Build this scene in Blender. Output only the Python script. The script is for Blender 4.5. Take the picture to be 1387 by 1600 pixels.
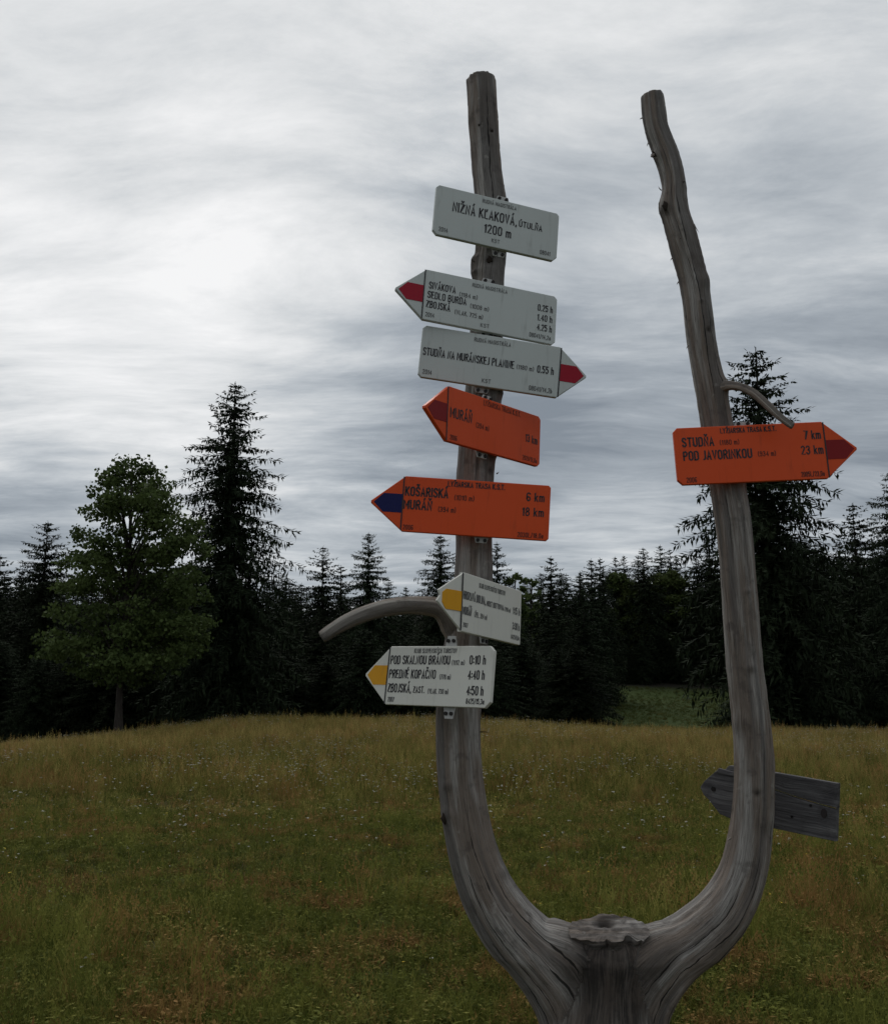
import bpy, bmesh, math, random
import numpy as np
from mathutils import Vector, Matrix

# ------------------------------------------------------------------ camera, sky, light, exposure
scene = bpy.context.scene
for o in list(bpy.data.objects):
    bpy.data.objects.remove(o)
C = scene.collection
EYE = 1.6
FPX, CX, CY = 1500.0, 693.5, 800.0
PITCH = math.atan(260 / 1500)
cam_d = bpy.data.cameras.new('camera')
cam = bpy.data.objects.new('camera', cam_d); C.objects.link(cam)
cam.location = (0, 0, EYE); cam.rotation_euler = (math.pi / 2 + PITCH, 0, 0)
cam_d.sensor_fit = 'HORIZONTAL'; cam_d.sensor_width = 36; cam_d.lens = 36 * FPX / 1387
cam_d.clip_start = 0.05; cam_d.clip_end = 3000
scene.camera = cam

def P(u, v, Y):
    """the point at depth y = Y that is seen at photograph pixel (u, v)"""
    dx = (u - CX) / FPX; dv = (CY - v) / FPX
    y = math.cos(PITCH) - dv * math.sin(PITCH); z = math.sin(PITCH) + dv * math.cos(PITCH)
    t = Y / y
    return Vector((dx * t, Y, EYE + z * t))

def pix2m(p):
    d = Vector(p) - Vector((0, 0, EYE))
    return (d.y * math.cos(PITCH) + d.z * math.sin(PITCH)) / FPX

SUN_EL, SUN_AZ = math.radians(52), math.radians(-20)   # azimuth from +Y towards +X
SUN_DIR = Vector((math.sin(SUN_AZ) * math.cos(SUN_EL), math.cos(SUN_AZ) * math.cos(SUN_EL), math.sin(SUN_EL)))
world = bpy.data.worlds.new('World'); scene.world = world; world.use_nodes = True

class NT:
    def __init__(s, tree): s.t = tree; s.n = tree.nodes; s.l = tree.links
    def new(s, typ, **kw):
        n = s.n.new(typ)
        for k, v in kw.items(): setattr(n, k, v)
        return n
    def put(s, sock, v):
        if isinstance(v, bpy.types.NodeSocket): s.l.new(v, sock)
        elif v is not None: sock.default_value = v
    def math(s, op, a, b=None, c=None, clamp=False):
        n = s.new('ShaderNodeMath', operation=op); n.use_clamp = clamp
        s.put(n.inputs[0], a); s.put(n.inputs[1], b)
        if c is not None: s.put(n.inputs[2], c)
        return n.outputs[0]
    def vmath(s, op, a, b=None):
        n = s.new('ShaderNodeVectorMath', operation=op)
        s.put(n.inputs[0], a)
        if b is not None: s.put(n.inputs[1], b)
        return n.outputs['Value'] if op in ('DOT_PRODUCT', 'LENGTH', 'DISTANCE') else n.outputs[0]
    def noise(s, vec, scale, detail=4, rough=.55, dist=0.0, out='Fac'):
        n = s.new('ShaderNodeTexNoise'); s.put(n.inputs['Vector'], vec)
        n.inputs['Scale'].default_value = scale; n.inputs['Detail'].default_value = detail
        n.inputs['Roughness'].default_value = rough; n.inputs['Distortion'].default_value = dist
        return n.outputs[out]
    def mapping(s, vec, loc=(0, 0, 0), rot=(0, 0, 0), scale=(1, 1, 1)):
        n = s.new('ShaderNodeMapping'); s.put(n.inputs[0], vec)
        n.inputs[1].default_value = loc; n.inputs[2].default_value = rot; n.inputs[3].default_value = scale
        return n.outputs[0]
    def mr(s, v, a, b, c=0.0, d=1.0, smooth=True):
        n = s.new('ShaderNodeMapRange'); n.interpolation_type = 'SMOOTHSTEP' if smooth else 'LINEAR'
        s.put(n.inputs['Value'], v)
        for k, x in zip(('From Min', 'From Max', 'To Min', 'To Max'), (a, b, c, d)): s.put(n.inputs[k], x)
        return n.outputs[0]
    def mix(s, f, a, b, mode='MIX'):
        n = s.new('ShaderNodeMix', data_type='RGBA', blend_type=mode)
        s.put(n.inputs[0], f); s.put(n.inputs[6], a); s.put(n.inputs[7], b)
        return n.outputs[2]
    def ramp(s, f, stops):
        n = s.new('ShaderNodeValToRGB'); s.put(n.inputs[0], f); e = n.color_ramp.elements
        while len(e) < len(stops): e.new(.5)
        for el, (p, c) in zip(e, stops): el.position = p; el.color = (*c, 1) if len(c) == 3 else c
        return n.outputs[0]
    def comb(s, x, y, z):
        n = s.new('ShaderNodeCombineXYZ'); s.put(n.inputs[0], x); s.put(n.inputs[1], y); s.put(n.inputs[2], z)
        return n.outputs[0]

def build_world():
    w = NT(world.node_tree); w.n.clear()
    out = w.new('ShaderNodeOutputWorld')
    sky = w.new('ShaderNodeTexSky'); sky.sky_type = 'NISHITA'; sky.sun_disc = False
    sky.sun_elevation = SUN_EL; sky.sun_rotation = SUN_AZ; sky.altitude = 1200
    bgs = w.new('ShaderNodeBackground'); w.l.new(sky.outputs[0], bgs.inputs[0]); bgs.inputs[1].default_value = 0.07
    tc = w.new('ShaderNodeTexCoord'); d = tc.outputs['Generated']
    sep = w.new('ShaderNodeSeparateXYZ'); w.l.new(d, sep.inputs[0])
    zz = w.math('ADD', w.math('MAXIMUM', sep.outputs[2], 0.0), 0.13)
    px = w.math('DIVIDE', sep.outputs[0], zz); py = w.math('DIVIDE', sep.outputs[1], zz)
    p = w.comb(px, py, 0.0)
    warp = w.noise(p, 0.55, 3, .5, out='Color')
    wv = w.vmath('MULTIPLY', w.vmath('SUBTRACT', warp, (.5, .5, .5)), (.9, .9, 0))
    pw = w.vmath('ADD', p, wv)
    big = w.noise(w.mapping(pw, (3.1, 1.7, 0), (0, 0, .35), (.55, .95, 1)), 0.85, 6, .55)
    streak = w.noise(w.mapping(pw, (0, 0, 0), (0, 0, -.30), (.7, 2.0, 1)), 1.7, 10, .64)
    fine = w.noise(w.mapping(pw, (0, 0, 0), (0, 0, .22), (1.0, 5.5, 1)), 1.6, 5, .55)
    wavec = w.vmath('ADD', w.mapping(p, (0, 0, 0), (0, 0, -.18), (1, 1, 1)), w.vmath('MULTIPLY', w.vmath('SUBTRACT', w.noise(p, 1.3, 2, .5, out='Color'), (.5, .5, .5)), (.7, .7, 0)))
    sx = w.new('ShaderNodeSeparateXYZ'); w.l.new(wavec, sx.inputs[0])
    wave = w.math('SINE', w.math('MULTIPLY', sx.outputs[1], 13.0))
    wavea = w.math('MULTIPLY', wave, w.mr(w.noise(p, .8, 2), .40, .60, 0, .12))
    b = w.math('MULTIPLY_ADD', w.math('SUBTRACT', big, .5), 1.25, .515)
    b = w.math('MULTIPLY_ADD', w.math('SUBTRACT', streak, .5), .95, b)
    b = w.math('MULTIPLY_ADD', w.math('SUBTRACT', fine, .5), .15, b)
    puff = w.noise(w.mapping(pw, (9, 2, 0), (0, 0, -.65), (1.1, 2.1, 1)), 3.2, 9, .66)
    b = w.math('MULTIPLY_ADD', w.math('SUBTRACT', puff, .5), .55, b)
    b = w.math('ADD', b, wavea)
    # broad bright and dark masses of the cloud deck, by direction
    def blob(u, v, r, amp, b):
        q = (P(u, v, 10) - Vector((0, 0, EYE))).normalized()
        dt = w.vmath('DISTANCE', d, tuple(q))
        return w.math('ADD', b, w.mr(dt, 0.0, r, amp, 0.0))
    for a in BLOBS: b = blob(*a, b)
    el = w.mr(sep.outputs[2], 0.0, .75, -.08, .20)
    b = w.math('ADD', b, w.mr(w.vmath('DOT_PRODUCT', d, tuple(SUN_DIR)), -1.0, 1.0, -.38, .10, False))
    b = w.math('ADD', b, el)
    col = w.ramp(b, [(.0, (.23, .262, .30)), (.28, (.365, .402, .44)), (.5, (.53, .563, .592)), (.72, (.73, .747, .757)), (1.0, (.95, .95, .95))])
    # heaped cloud bank low over the forest on the right of the post
    bgc = w.new('ShaderNodeBackground'); w.l.new(col, bgc.inputs[0]); bgc.inputs[1].default_value = SKY_GAIN
    mx = w.new('ShaderNodeMixShader'); mx.inputs[0].default_value = .95
    w.l.new(bgs.outputs[0], mx.inputs[1]); w.l.new(bgc.outputs[0], mx.inputs[2]); w.l.new(mx.outputs[0], out.inputs[0])

SKY_GAIN = 1.0
BLOBS = [(250, 400, .42, .15), (70, 560, .26, .16), (620, 640, .30, -.26), (1250, 620, .45, -.10), (60, 770, .20, -.34), (760, 690, .22, -.16), (960, 850, .12, .16), (430, 500, .2, .14), (480, 60, .5, .06), (860, 560, .5, -.10), (130, 330, .12, -.08), (420, 760, .3, .06)]
build_world()
sun_d = bpy.data.lights.new('sun', 'SUN'); sun = bpy.data.objects.new('sun', sun_d); C.objects.link(sun)
sun_d.energy = 1.1; sun_d.angle = math.radians(25); sun_d.color = (1, .97, .93)
sd = Vector((math.sin(SUN_AZ) * math.cos(SUN_EL), math.cos(SUN_AZ) * math.cos(SUN_EL), math.sin(SUN_EL)))
sun.rotation_euler = sd.to_track_quat('Z', 'Y').to_euler()
scene.view_settings.view_transform = 'Standard'; scene.view_settings.look = 'None'
scene.view_settings.exposure = 0; scene.view_settings.gamma = 1; scene.view_settings.use_curve_mapping = False
scene.render.engine = 'CYCLES'
scene.cycles.max_bounces = 5; scene.cycles.diffuse_bounces = 2; scene.cycles.transparent_max_bounces = 4

# ------------------------------------------------------------------ helpers
def new_mat(name, rough=.8, spec=.3):
    m = bpy.data.materials.new(name); m.use_nodes = True
    w = NT(m.node_tree); b = w.n['Principled BSDF']
    b.inputs['Roughness'].default_value = rough; b.inputs['Specular IOR Level'].default_value = spec
    return m, w, b

def mesh_from(name, V, F, mat=None, smooth=False):
    me = bpy.data.meshes.new(name)
    me.from_pydata([tuple(v) for v in V], [], [tuple(f) for f in F]); me.update()
    if mat: me.materials.append(mat)
    if smooth: me.polygons.foreach_set('use_smooth', [True] * len(me.polygons))
    return me

def fast_mesh(name, V, F, mat=None, smooth=False):
    """V (n,3) array, F (m,k) array of equal-sized faces"""
    V = np.asarray(V, dtype=np.float32); F = np.asarray(F, dtype=np.int32)
    me = bpy.data.meshes.new(name)
    me.vertices.add(len(V)); me.vertices.foreach_set('co', V.ravel())
    k = F.shape[1]
    me.loops.add(F.size); me.loops.foreach_set('vertex_index', F.ravel())
    me.polygons.add(len(F)); me.polygons.foreach_set('loop_start', np.arange(0, F.size, k, dtype=np.int32))
    if smooth: me.polygons.foreach_set('use_smooth', np.ones(len(F), dtype=bool))
    me.update(calc_edges=True); me.validate()
    if mat: me.materials.append(mat)
    return me

def obj(name, me, parent=None, loc=None):
    o = bpy.data.objects.new(name, me); C.objects.link(o)
    if parent: o.parent = parent
    if loc is not None: o.location = loc
    return o

def empty(name, loc=(0, 0, 0)):
    o = bpy.data.objects.new(name, None); C.objects.link(o); o.location = loc; o.empty_display_size = .1
    return o

def tag(o, label=None, cat=None, group=None, kind=None):
    if label: o['label'] = label
    if cat: o['category'] = cat
    if group: o['group'] = group
    if kind: o['kind'] = kind
    return o

rng = np.random.default_rng(11)
random.seed(5)

class VN:
    """small 3-D value noise for mesh displacement"""
    def __init__(s, seed): s.t = np.random.default_rng(seed).random((32, 32, 32)).astype(np.float32) * 2 - 1
    def __call__(s, p):
        p = np.asarray(p, dtype=np.float64); i = np.floor(p).astype(int); f = p - i; f = f * f * (3 - 2 * f)
        r = 0
        for a in (0, 1):
            for b in (0, 1):
                for c in (0, 1):
                    wgt = (f[:, 0] if a else 1 - f[:, 0]) * (f[:, 1] if b else 1 - f[:, 1]) * (f[:, 2] if c else 1 - f[:, 2])
                    r = r + wgt * s.t[(i[:, 0] + a) % 32, (i[:, 1] + b) % 32, (i[:, 2] + c) % 32]
        return r
vn1, vn2 = VN(1), VN(2)

# ------------------------------------------------------------------ terrain
def interp(x, xs, ys): return np.interp(x, xs, ys)
def ground_z(x, y):
    x = np.asarray(x, float); y = np.asarray(y, float)
    side = interp(x, [-60, -30, -16.6, -12, -7, 0, 7, 16, 30, 60], [-4.0, -2.8, -1.35, -.85, -.14, -.10, -.50, -.62, -.9, -1.2])
    near = side * np.clip((y - 2) / 34, 0, 1) ** 1.5
    z = near
    over = np.clip(y - 36, 0, 16); z = z - 0.085 * over - .0025 * over ** 2
    far = np.clip(y - 56, 0, None); z = z + np.minimum(far, 40) * .068 + np.clip(far - 36, 0, 120) * .13
    z = z + np.where(x > -5, 0, np.clip((-5 - x) / 25, 0, 1) * -1.0) * np.clip((y - 50) / 30, 0, 1)
    z = z + .025 * np.sin(x * 1.3 + y * .4) * np.sin(y * .9 - x * .3) + .05 * np.sin(x * .23 + 1) * np.sin(y * .31)
    return z

def terrain():
    ys = np.concatenate([np.arange(-30, 0, 2), np.arange(0, 60, .5), np.arange(60, 130, 2), np.array([130, 150, 180, 220, 300, 500, 900, 1500])])
    xs = np.concatenate([[-1500, -700, -300, -160, -110], np.arange(-80, -24, 4), np.arange(-24, 24, .5), np.arange(24, 81, 4), [110, 160, 300, 700, 1500]])
    X, Y = np.meshgrid(xs, ys); Z = ground_z(X, Y)
    V = np.stack([X.ravel(), Y.ravel(), Z.ravel()], 1); nx = len(xs)
    i, j = np.meshgrid(np.arange(len(xs) - 1), np.arange(len(ys) - 1)); a = (j * nx + i).ravel()
    return V, np.stack([a, a + 1, a + nx + 1, a + nx], 1)

def meadow_colour(w, bright=1.0):
    """colour by place: green near swathes, rust and straw patches; geometry position is in world metres"""
    g = w.new('ShaderNodeNewGeometry'); pos = g.outputs['Position']
    flat = w.vmath('MULTIPLY', pos, (1, 1, 0))
    sp = w.new('ShaderNodeSeparateXYZ'); w.l.new(flat, sp.inputs[0])
    n1 = w.noise(w.mapping(flat, scale=(.45, .8, 1)), 1.0, 5, .6)
    n2 = w.noise(w.mapping(flat, (7, 3, 0), scale=(.8, 1.3, 1)), 1.6, 5, .62)
    n3 = w.noise(flat, 5.5, 3, .6)
    return pos, flat, sp, n1, n2, n3

def mat_ground():
    m, w, b = new_mat('meadow_soil_and_thatch', .95, .1)
    pos, flat, sp, n1, n2, n3 = meadow_colour(w)
    dist = w.mr(sp.outputs[1], 6, 30)
    green = w.mix(n3, (.022, .026, .008, 1), (.060, .062, .018, 1))
    straw = w.mix(n3, (.045, .036, .014, 1), (.085, .068, .028, 1))
    c = w.mix(w.mr(w.math('MULTIPLY_ADD', dist, .28, n1), .45, .72), green, straw)
    c = w.mix(w.mr(sp.outputs[1], 42, 52), c, w.mix(n3, (.024, .038, .011, 1), (.044, .062, .018, 1)))
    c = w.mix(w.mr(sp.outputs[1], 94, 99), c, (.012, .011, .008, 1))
    w.l.new(c, b.inputs['Base Color'])
    bump = w.new('ShaderNodeBump'); bump.inputs['Strength'].default_value = .8; bump.inputs['Distance'].default_value = .05
    w.l.new(w.noise(pos, 9, 5, .7), bump.inputs['Height']); w.l.new(bump.outputs[0], b.inputs['Normal'])
    return m
V, F = terrain()
ground = obj('meadow_ground', fast_mesh('meadow_ground', V, F, mat_ground(), True)); tag(ground, kind='structure')

# ------------------------------------------------------------------ wood material driven by grain coordinates
def mat_wood(name, tint=(1, 1, 1), cracks=True, dark=1.0):
    m, w, b = new_mat(name, .82, .25)
    a = w.new('ShaderNodeAttribute', attribute_name='grain'); sp = w.new('ShaderNodeSeparateXYZ'); w.l.new(a.outputs['Vector'], sp.inputs[0])
    s, th, arm = sp.outputs                      # length along, angle round (0 = front), which limb
    cc = w.math('COSINE', th); ss = w.math('SINE', th)
    def gv(sc, stretch, off=0.0):
        return w.comb(w.math('MULTIPLY', cc, sc), w.math('MULTIPLY', ss, sc), w.math('MULTIPLY_ADD', s, stretch, w.math('MULTIPLY', arm, 7.3 + off)))
    wob = w.math('MULTIPLY_ADD', w.math('SUBTRACT', w.noise(gv(.6, 1.6), 1.0, 3), .5), .55, th)
    c2 = w.math('COSINE', wob); s2 = w.math('SINE', wob)
    grain = w.noise(w.comb(w.math('MULTIPLY', c2, 25), w.math('MULTIPLY', s2, 25), w.math('MULTIPLY', s, 9.5)), 1.0, 5, .65)
    fineg = w.noise(w.comb(w.math('MULTIPLY', c2, 60), w.math('MULTIPLY', s2, 60), w.math('MULTIPLY', s, 12.0)), 1.0, 3, .6)
    patch = w.noise(gv(1.3, 1.9, 3), 1.0, 4, .6)
    band = w.noise(gv(1.6, .55, 11), 1.0, 3, .5)
    g = w.new('ShaderNodeNewGeometry')
    blot = w.noise(g.outputs['Position'], 16, 4, .6)
    base = w.ramp(grain, [(.27, (.085, .078, .071)), (.43, (.205, .190, .175)), (.56, (.300, .285, .266)), (.72, (.42, .405, .385))])
    base = w.mix(w.mr(patch, .42, .58, 0, .82), base, w.mix(grain, (.065, .048, .037, 1), (.215, .168, .135, 1)))
    base = w.mix(w.mr(band, .46, .58, 0, .72), base, w.mix(grain, (.045, .041, .039, 1), (.140, .130, .124, 1)))
    base = w.mix(w.mr(blot, .36, .26, 0, .5), base, (.33, .315, .29, 1))
    base = w.mix(w.mr(blot, .55, .70, 0, .5), base, (.06, .052, .047, 1))
    base = w.mix(w.mr(fineg, .40, .33, 0, .7), base, (.03, .026, .023, 1))
    chk = w.noise(w.comb(w.math('MULTIPLY', c2, 17), w.math('MULTIPLY', s2, 17), w.math('MULTIPLY', s, 4.0)), 1.0, 2, .5)
    chk = w.mr(w.math('ABSOLUTE', w.math('SUBTRACT', chk, .5)), .012, .0, 0, 1)
    chk = w.math('MULTIPLY', chk, w.mr(w.noise(gv(2.2, 2.6, 21), 1.0, 2), .50, .62))
    base = w.mix(w.math('MULTIPLY', chk, .8), base, (.022, .019, .017, 1))
    st = w.new('ShaderNodeAttribute', attribute_name='dark_shade')  # dark knots and bark, plus shade put into the wood colour
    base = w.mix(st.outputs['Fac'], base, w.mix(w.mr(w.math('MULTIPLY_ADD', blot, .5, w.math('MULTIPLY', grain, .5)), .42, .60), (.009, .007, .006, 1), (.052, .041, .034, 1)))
    height = w.math('MULTIPLY_ADD', grain, .7, w.math('MULTIPLY_ADD', chk, -.8, w.math('MULTIPLY', fineg, .6)))
    if cracks:
        tot = None
        wc = w.new('ShaderNodeSeparateXYZ'); w.l.new(w.noise(w.comb(s, w.math('MULTIPLY', arm, 4.0), 0.0), 3.2, 4, .6, out='Color'), wc.inputs[0])
        wn = w.new('ShaderNodeSeparateXYZ'); w.l.new(w.noise(w.comb(s, w.math('MULTIPLY', arm, 4.0), 2.0), 9, 3, .6, out='Color'), wn.inputs[0])
        # (limb, angle, start, end, width, wander seed): long drying cracks
        for k, (lim, a0, s0, s1, wd, sl) in enumerate(CRACKS):
            wig = w.math('MULTIPLY', w.math('SUBTRACT', wc.outputs[k % 3], .5), (.55, -.5, .7, -.62)[k % 4])
            cen = w.math('ADD', w.math('MULTIPLY_ADD', w.math('SUBTRACT', s, s0), sl, a0), wig)
            dlt = w.math('ABSOLUTE', w.math('SUBTRACT', th, cen))
            env = w.math('MULTIPLY', w.mr(s, s0, s0 + .12), w.mr(s, s1, s1 - .15))
            sel = w.math('LESS_THAN', w.math('ABSOLUTE', w.math('SUBTRACT', arm, float(lim))), .3)
            wdt = w.math('MULTIPLY', w.math('MULTIPLY', env, sel), w.math('MULTIPLY', w.mr(wn.outputs[k % 3], .35, .65, .2, 1.3), wd * .75))
            mask = w.math('SUBTRACT', 1.0, w.math('DIVIDE', dlt, w.math('ADD', wdt, .0001)), clamp=True)
            mask = w.mr(mask, 0.0, .5)
            tot = mask if tot is None else w.math('MAXIMUM', tot, mask)
        base = w.mix(w.math('MULTIPLY', tot, .93), base, (.008, .007, .006, 1))
        height = w.math('MULTIPLY_ADD', tot, -1.6, height)
    if tint != (1, 1, 1) or dark != 1: base = w.mix(1.0, base, (tint[0] * dark, tint[1] * dark, tint[2] * dark, 1), 'MULTIPLY')
    w.l.new(base, b.inputs['Base Color'])
    bump = w.new('ShaderNodeBump'); bump.inputs['Strength'].default_value = .75; bump.inputs['Distance'].default_value = .004
    w.l.new(height, bump.inputs['Height']); w.l.new(bump.outputs[0], b.inputs['Normal'])
    return m

def tube(path, nseg=20, jag_top=0.0, cap_in=0.0):
    """closed tube along [(point, radius)...], smoothed; returns V, F"""
    pts = np.array([list(p) for p, r in path]); rad = np.array([r for p, r in path])
    t = np.concatenate([[0], np.cumsum(np.linalg.norm(np.diff(pts, axis=0), axis=1))])
    n = max(6, int(t[-1] / .02)); tt = np.linspace(0, t[-1], n)
    def cr(col):  # cubic hermite
        m = np.gradient(col, t); i = np.clip(np.searchsorted(t, tt) - 1, 0, len(t) - 2)
        h = t[i + 1] - t[i]; q = (tt - t[i]) / h
        return (2*q**3-3*q**2+1)*col[i] + (q**3-2*q**2+q)*h*m[i] + (-2*q**3+3*q**2)*col[i+1] + (q**3-q**2)*h*m[i+1]
    cp = np.stack([cr(pts[:, k]) for k in range(3)], 1); cr_ = np.interp(tt, t, rad)
    T = np.gradient(cp, axis=0); T /= np.linalg.norm(T, axis=1)[:, None]
    fr = np.array([0, -1.0, 0]); V = []
    for k in range(n):
        a = fr - T[k] * (fr @ T[k]); a /= np.linalg.norm(a); b = np.cross(T[k], a)
        for s in range(nseg):
            th = 2 * math.pi * s / nseg; V.append(cp[k] + cr_[k] * (math.cos(th) * a + math.sin(th) * b))
    F = []
    for k in range(n - 1):
        for s in range(nseg):
            s2 = (s + 1) % nseg; F.append((k*nseg+s, k*nseg+s2, (k+1)*nseg+s2, (k+1)*nseg+s))
    F.append(tuple(range(nseg))[::-1]); F.append(tuple((n-1)*nseg+s for s in range(nseg)))
    return V, F, (cp, cr_, tt, T)

def grain_attr(me, curves, dark_fn=None):
    n = len(me.vertices); co = np.zeros(n * 3); me.vertices.foreach_get('co', co); co = co.reshape(-1, 3)
    best = np.full(n, 1e9); out = np.zeros((n, 3)); nrm = np.zeros((n, 3))
    for k, (cp, cr, tt, T) in enumerate(curves):
        for c0 in range(0, n, 20000):
            c = co[c0:c0+20000]
            d2 = ((c[:, None, :] - cp[None]) ** 2).sum(2); i = d2.argmin(1); d = np.sqrt(d2[np.arange(len(c)), i]) / cr[i]
            rel = c - cp[i]; along = (rel * T[i]).sum(1); s = tt[i] + along
            fr = np.array([0, -1.0, 0]); a = fr - T[i] * (T[i] @ fr)[:, None]; a /= np.linalg.norm(a, axis=1)[:, None]
            b = np.cross(T[i], a); rr = rel - T[i] * along[:, None]
            th = np.arctan2((rr * b).sum(1), (rr * a).sum(1))
            rn = rr / (np.linalg.norm(rr, axis=1)[:, None] + 1e-9)
            m = d < best[c0:c0+20000]; ix = np.where(m)[0] + c0
            best[ix] = d[m]; out[ix, 0] = s[m]; out[ix, 1] = th[m]; out[ix, 2] = k; nrm[ix] = rn[m]
    at = me.attributes.new('grain', 'FLOAT_VECTOR', 'POINT'); at.data.foreach_set('vector', out.ravel().astype(np.float32))
    dark_shade = np.zeros(n) if dark_fn is None else dark_fn(co)
    at = me.attributes.new('dark_shade', 'FLOAT', 'POINT'); at.data.foreach_set('value', dark_shade.astype(np.float32))
    return co, out, nrm

def remesh(name, parts, voxel, smooth_it=6):
    V = []; F = []
    for v, f in parts:
        o = len(V); V += [tuple(x) for x in v]; F += [tuple(i + o for i in ff) for ff in f]
    tmp = obj(name, mesh_from(name, V, F))
    md = tmp.modifiers.new('r', 'REMESH'); md.mode = 'VOXEL'; md.voxel_size = voxel; md.use_smooth_shade = True
    ms = tmp.modifiers.new('s', 'SMOOTH'); ms.factor = .5; ms.iterations = smooth_it
    dg = bpy.context.evaluated_depsgraph_get(); dg.update()
    me = bpy.data.meshes.new_from_object(tmp.evaluated_get(dg)); old = tmp.data
    bpy.data.objects.remove(tmp); bpy.data.meshes.remove(old); me.name = name
    me.polygons.foreach_set('use_smooth', [True] * len(me.polygons))
    return me

# forked trunk: (u, v, width px, depth) from the top down
LEFT = [(752, 122, 43, 3.50), (756, 200, 47, 3.49), (761, 270, 47.5, 3.48), (766, 320, 50, 3.47), (766, 390, 49, 3.465), (763, 437, 50, 3.46), (760, 520, 51, 3.46), (754, 610, 56, 3.46),
        (748, 680, 58, 3.46), (744, 745, 59, 3.455), (740, 850, 57, 3.455), (737, 920, 60, 3.45), (727, 1000, 66, 3.45), (717, 1080, 69, 3.45), (717, 1154, 68, 3.45),
        (724, 1250, 71, 3.45), (737, 1325, 76, 3.45), (757, 1385, 83, 3.45), (788, 1438, 92, 3.45), (832, 1489, 104, 3.45), (877, 1545, 118, 3.45), (902, 1610, 120, 3.45), (915, 1700, 122, 3.45), (920, 1900, 132, 3.45), (920, 2250, 150, 3.45)]
RIGHT = [(1018, 148, 34, 3.50), (1025, 202, 37, 3.50), (1041, 244, 38, 3.50), (1051, 285, 36, 3.49), (1053, 326, 44, 3.49), (1066, 375, 47, 3.48), (1085, 450, 45, 3.48), (1090, 483, 43.5, 3.47), (1101, 560, 43, 3.47),
         (1110, 605, 45, 3.46), (1120, 664, 46, 3.46), (1135, 745, 52, 3.45), (1146, 815, 53, 3.45), (1156, 924, 53, 3.45), (1165, 1040, 57, 3.45), (1175, 1142, 59, 3.45),
         (1177, 1225, 61, 3.45), (1172, 1305, 64, 3.45), (1158, 1372, 70, 3.45), (1130, 1425, 82, 3.45), (1088, 1467, 92, 3.45), (1040, 1503, 104, 3.45), (1002, 1550, 116, 3.45), (982, 1610, 118, 3.45), (966, 1700, 122, 3.45), (960, 1900, 134, 3.45), (960, 2250, 150, 3.45)]
def limb(L):
    return [(P(u, v, Y), w_ / 2 * pix2m(P(u, v, Y))) for u, v, w_, Y in L]
CRACKS = [(0, -.25, .03, .95, .075, .15), (0, .30, .35, .80, .03, .0), (0, -.35, 1.0, 1.5, .03, .2), (0, .1, 1.9, 2.6, .02, -.15), (0, -.1, 2.75, 4.2, .045, -.1), (0, .45, 2.95, 4.2, .04, .0), (0, -.6, 3.0, 4.4, .035, .1), (0, .85, 3.15, 4.2, .03, .0), (0, 1.25, 3.3, 4.2, .03, -.1),
          (1, .0, .42, 1.35, .055, .12), (1, -.5, .9, 1.5, .03, .2), (1, .45, .2, .9, .025, -.2), (1, .55, 1.35, 1.9, .03, .0), (1, -.3, 2.5, 3.1, .025, .15), (1, -.9, 2.75, 4.0, .05, .05), (1, -.35, 2.9, 4.1, .04, .1), (1, .2, 2.95, 4.0, .03, .0), (1, -1.35, 2.9, 3.8, .03, .0)]
wood = mat_wood('weathered_wood')
vL, fL, cL = tube(limb(LEFT)); vR, fR, cR = tube(limb(RIGHT))
vM, fM, cM = tube([(P(948, 1490, 3.45), .09), (P(944, 1560, 3.44), .15), (P(940, 1620, 3.44), .195), (P(940, 1750, 3.44), .235), (P(940, 2250, 3.44), .28)], 24)
parts = [(vL, fL), (vR, fR), (vM, fM)]
# webbing of wood between the two limbs under the cut stub
vW, fW, _ = tube([(P(845, 1474, 3.45), .085), (P(895, 1498, 3.415), .108), (P(950, 1512, 3.41), .118), (P(1005, 1499, 3.415), .104), (P(1060, 1477, 3.45), .085)], 20)
parts.append((vW, fW))
trunk = remesh('trunk', parts, .0065, 5)

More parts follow.
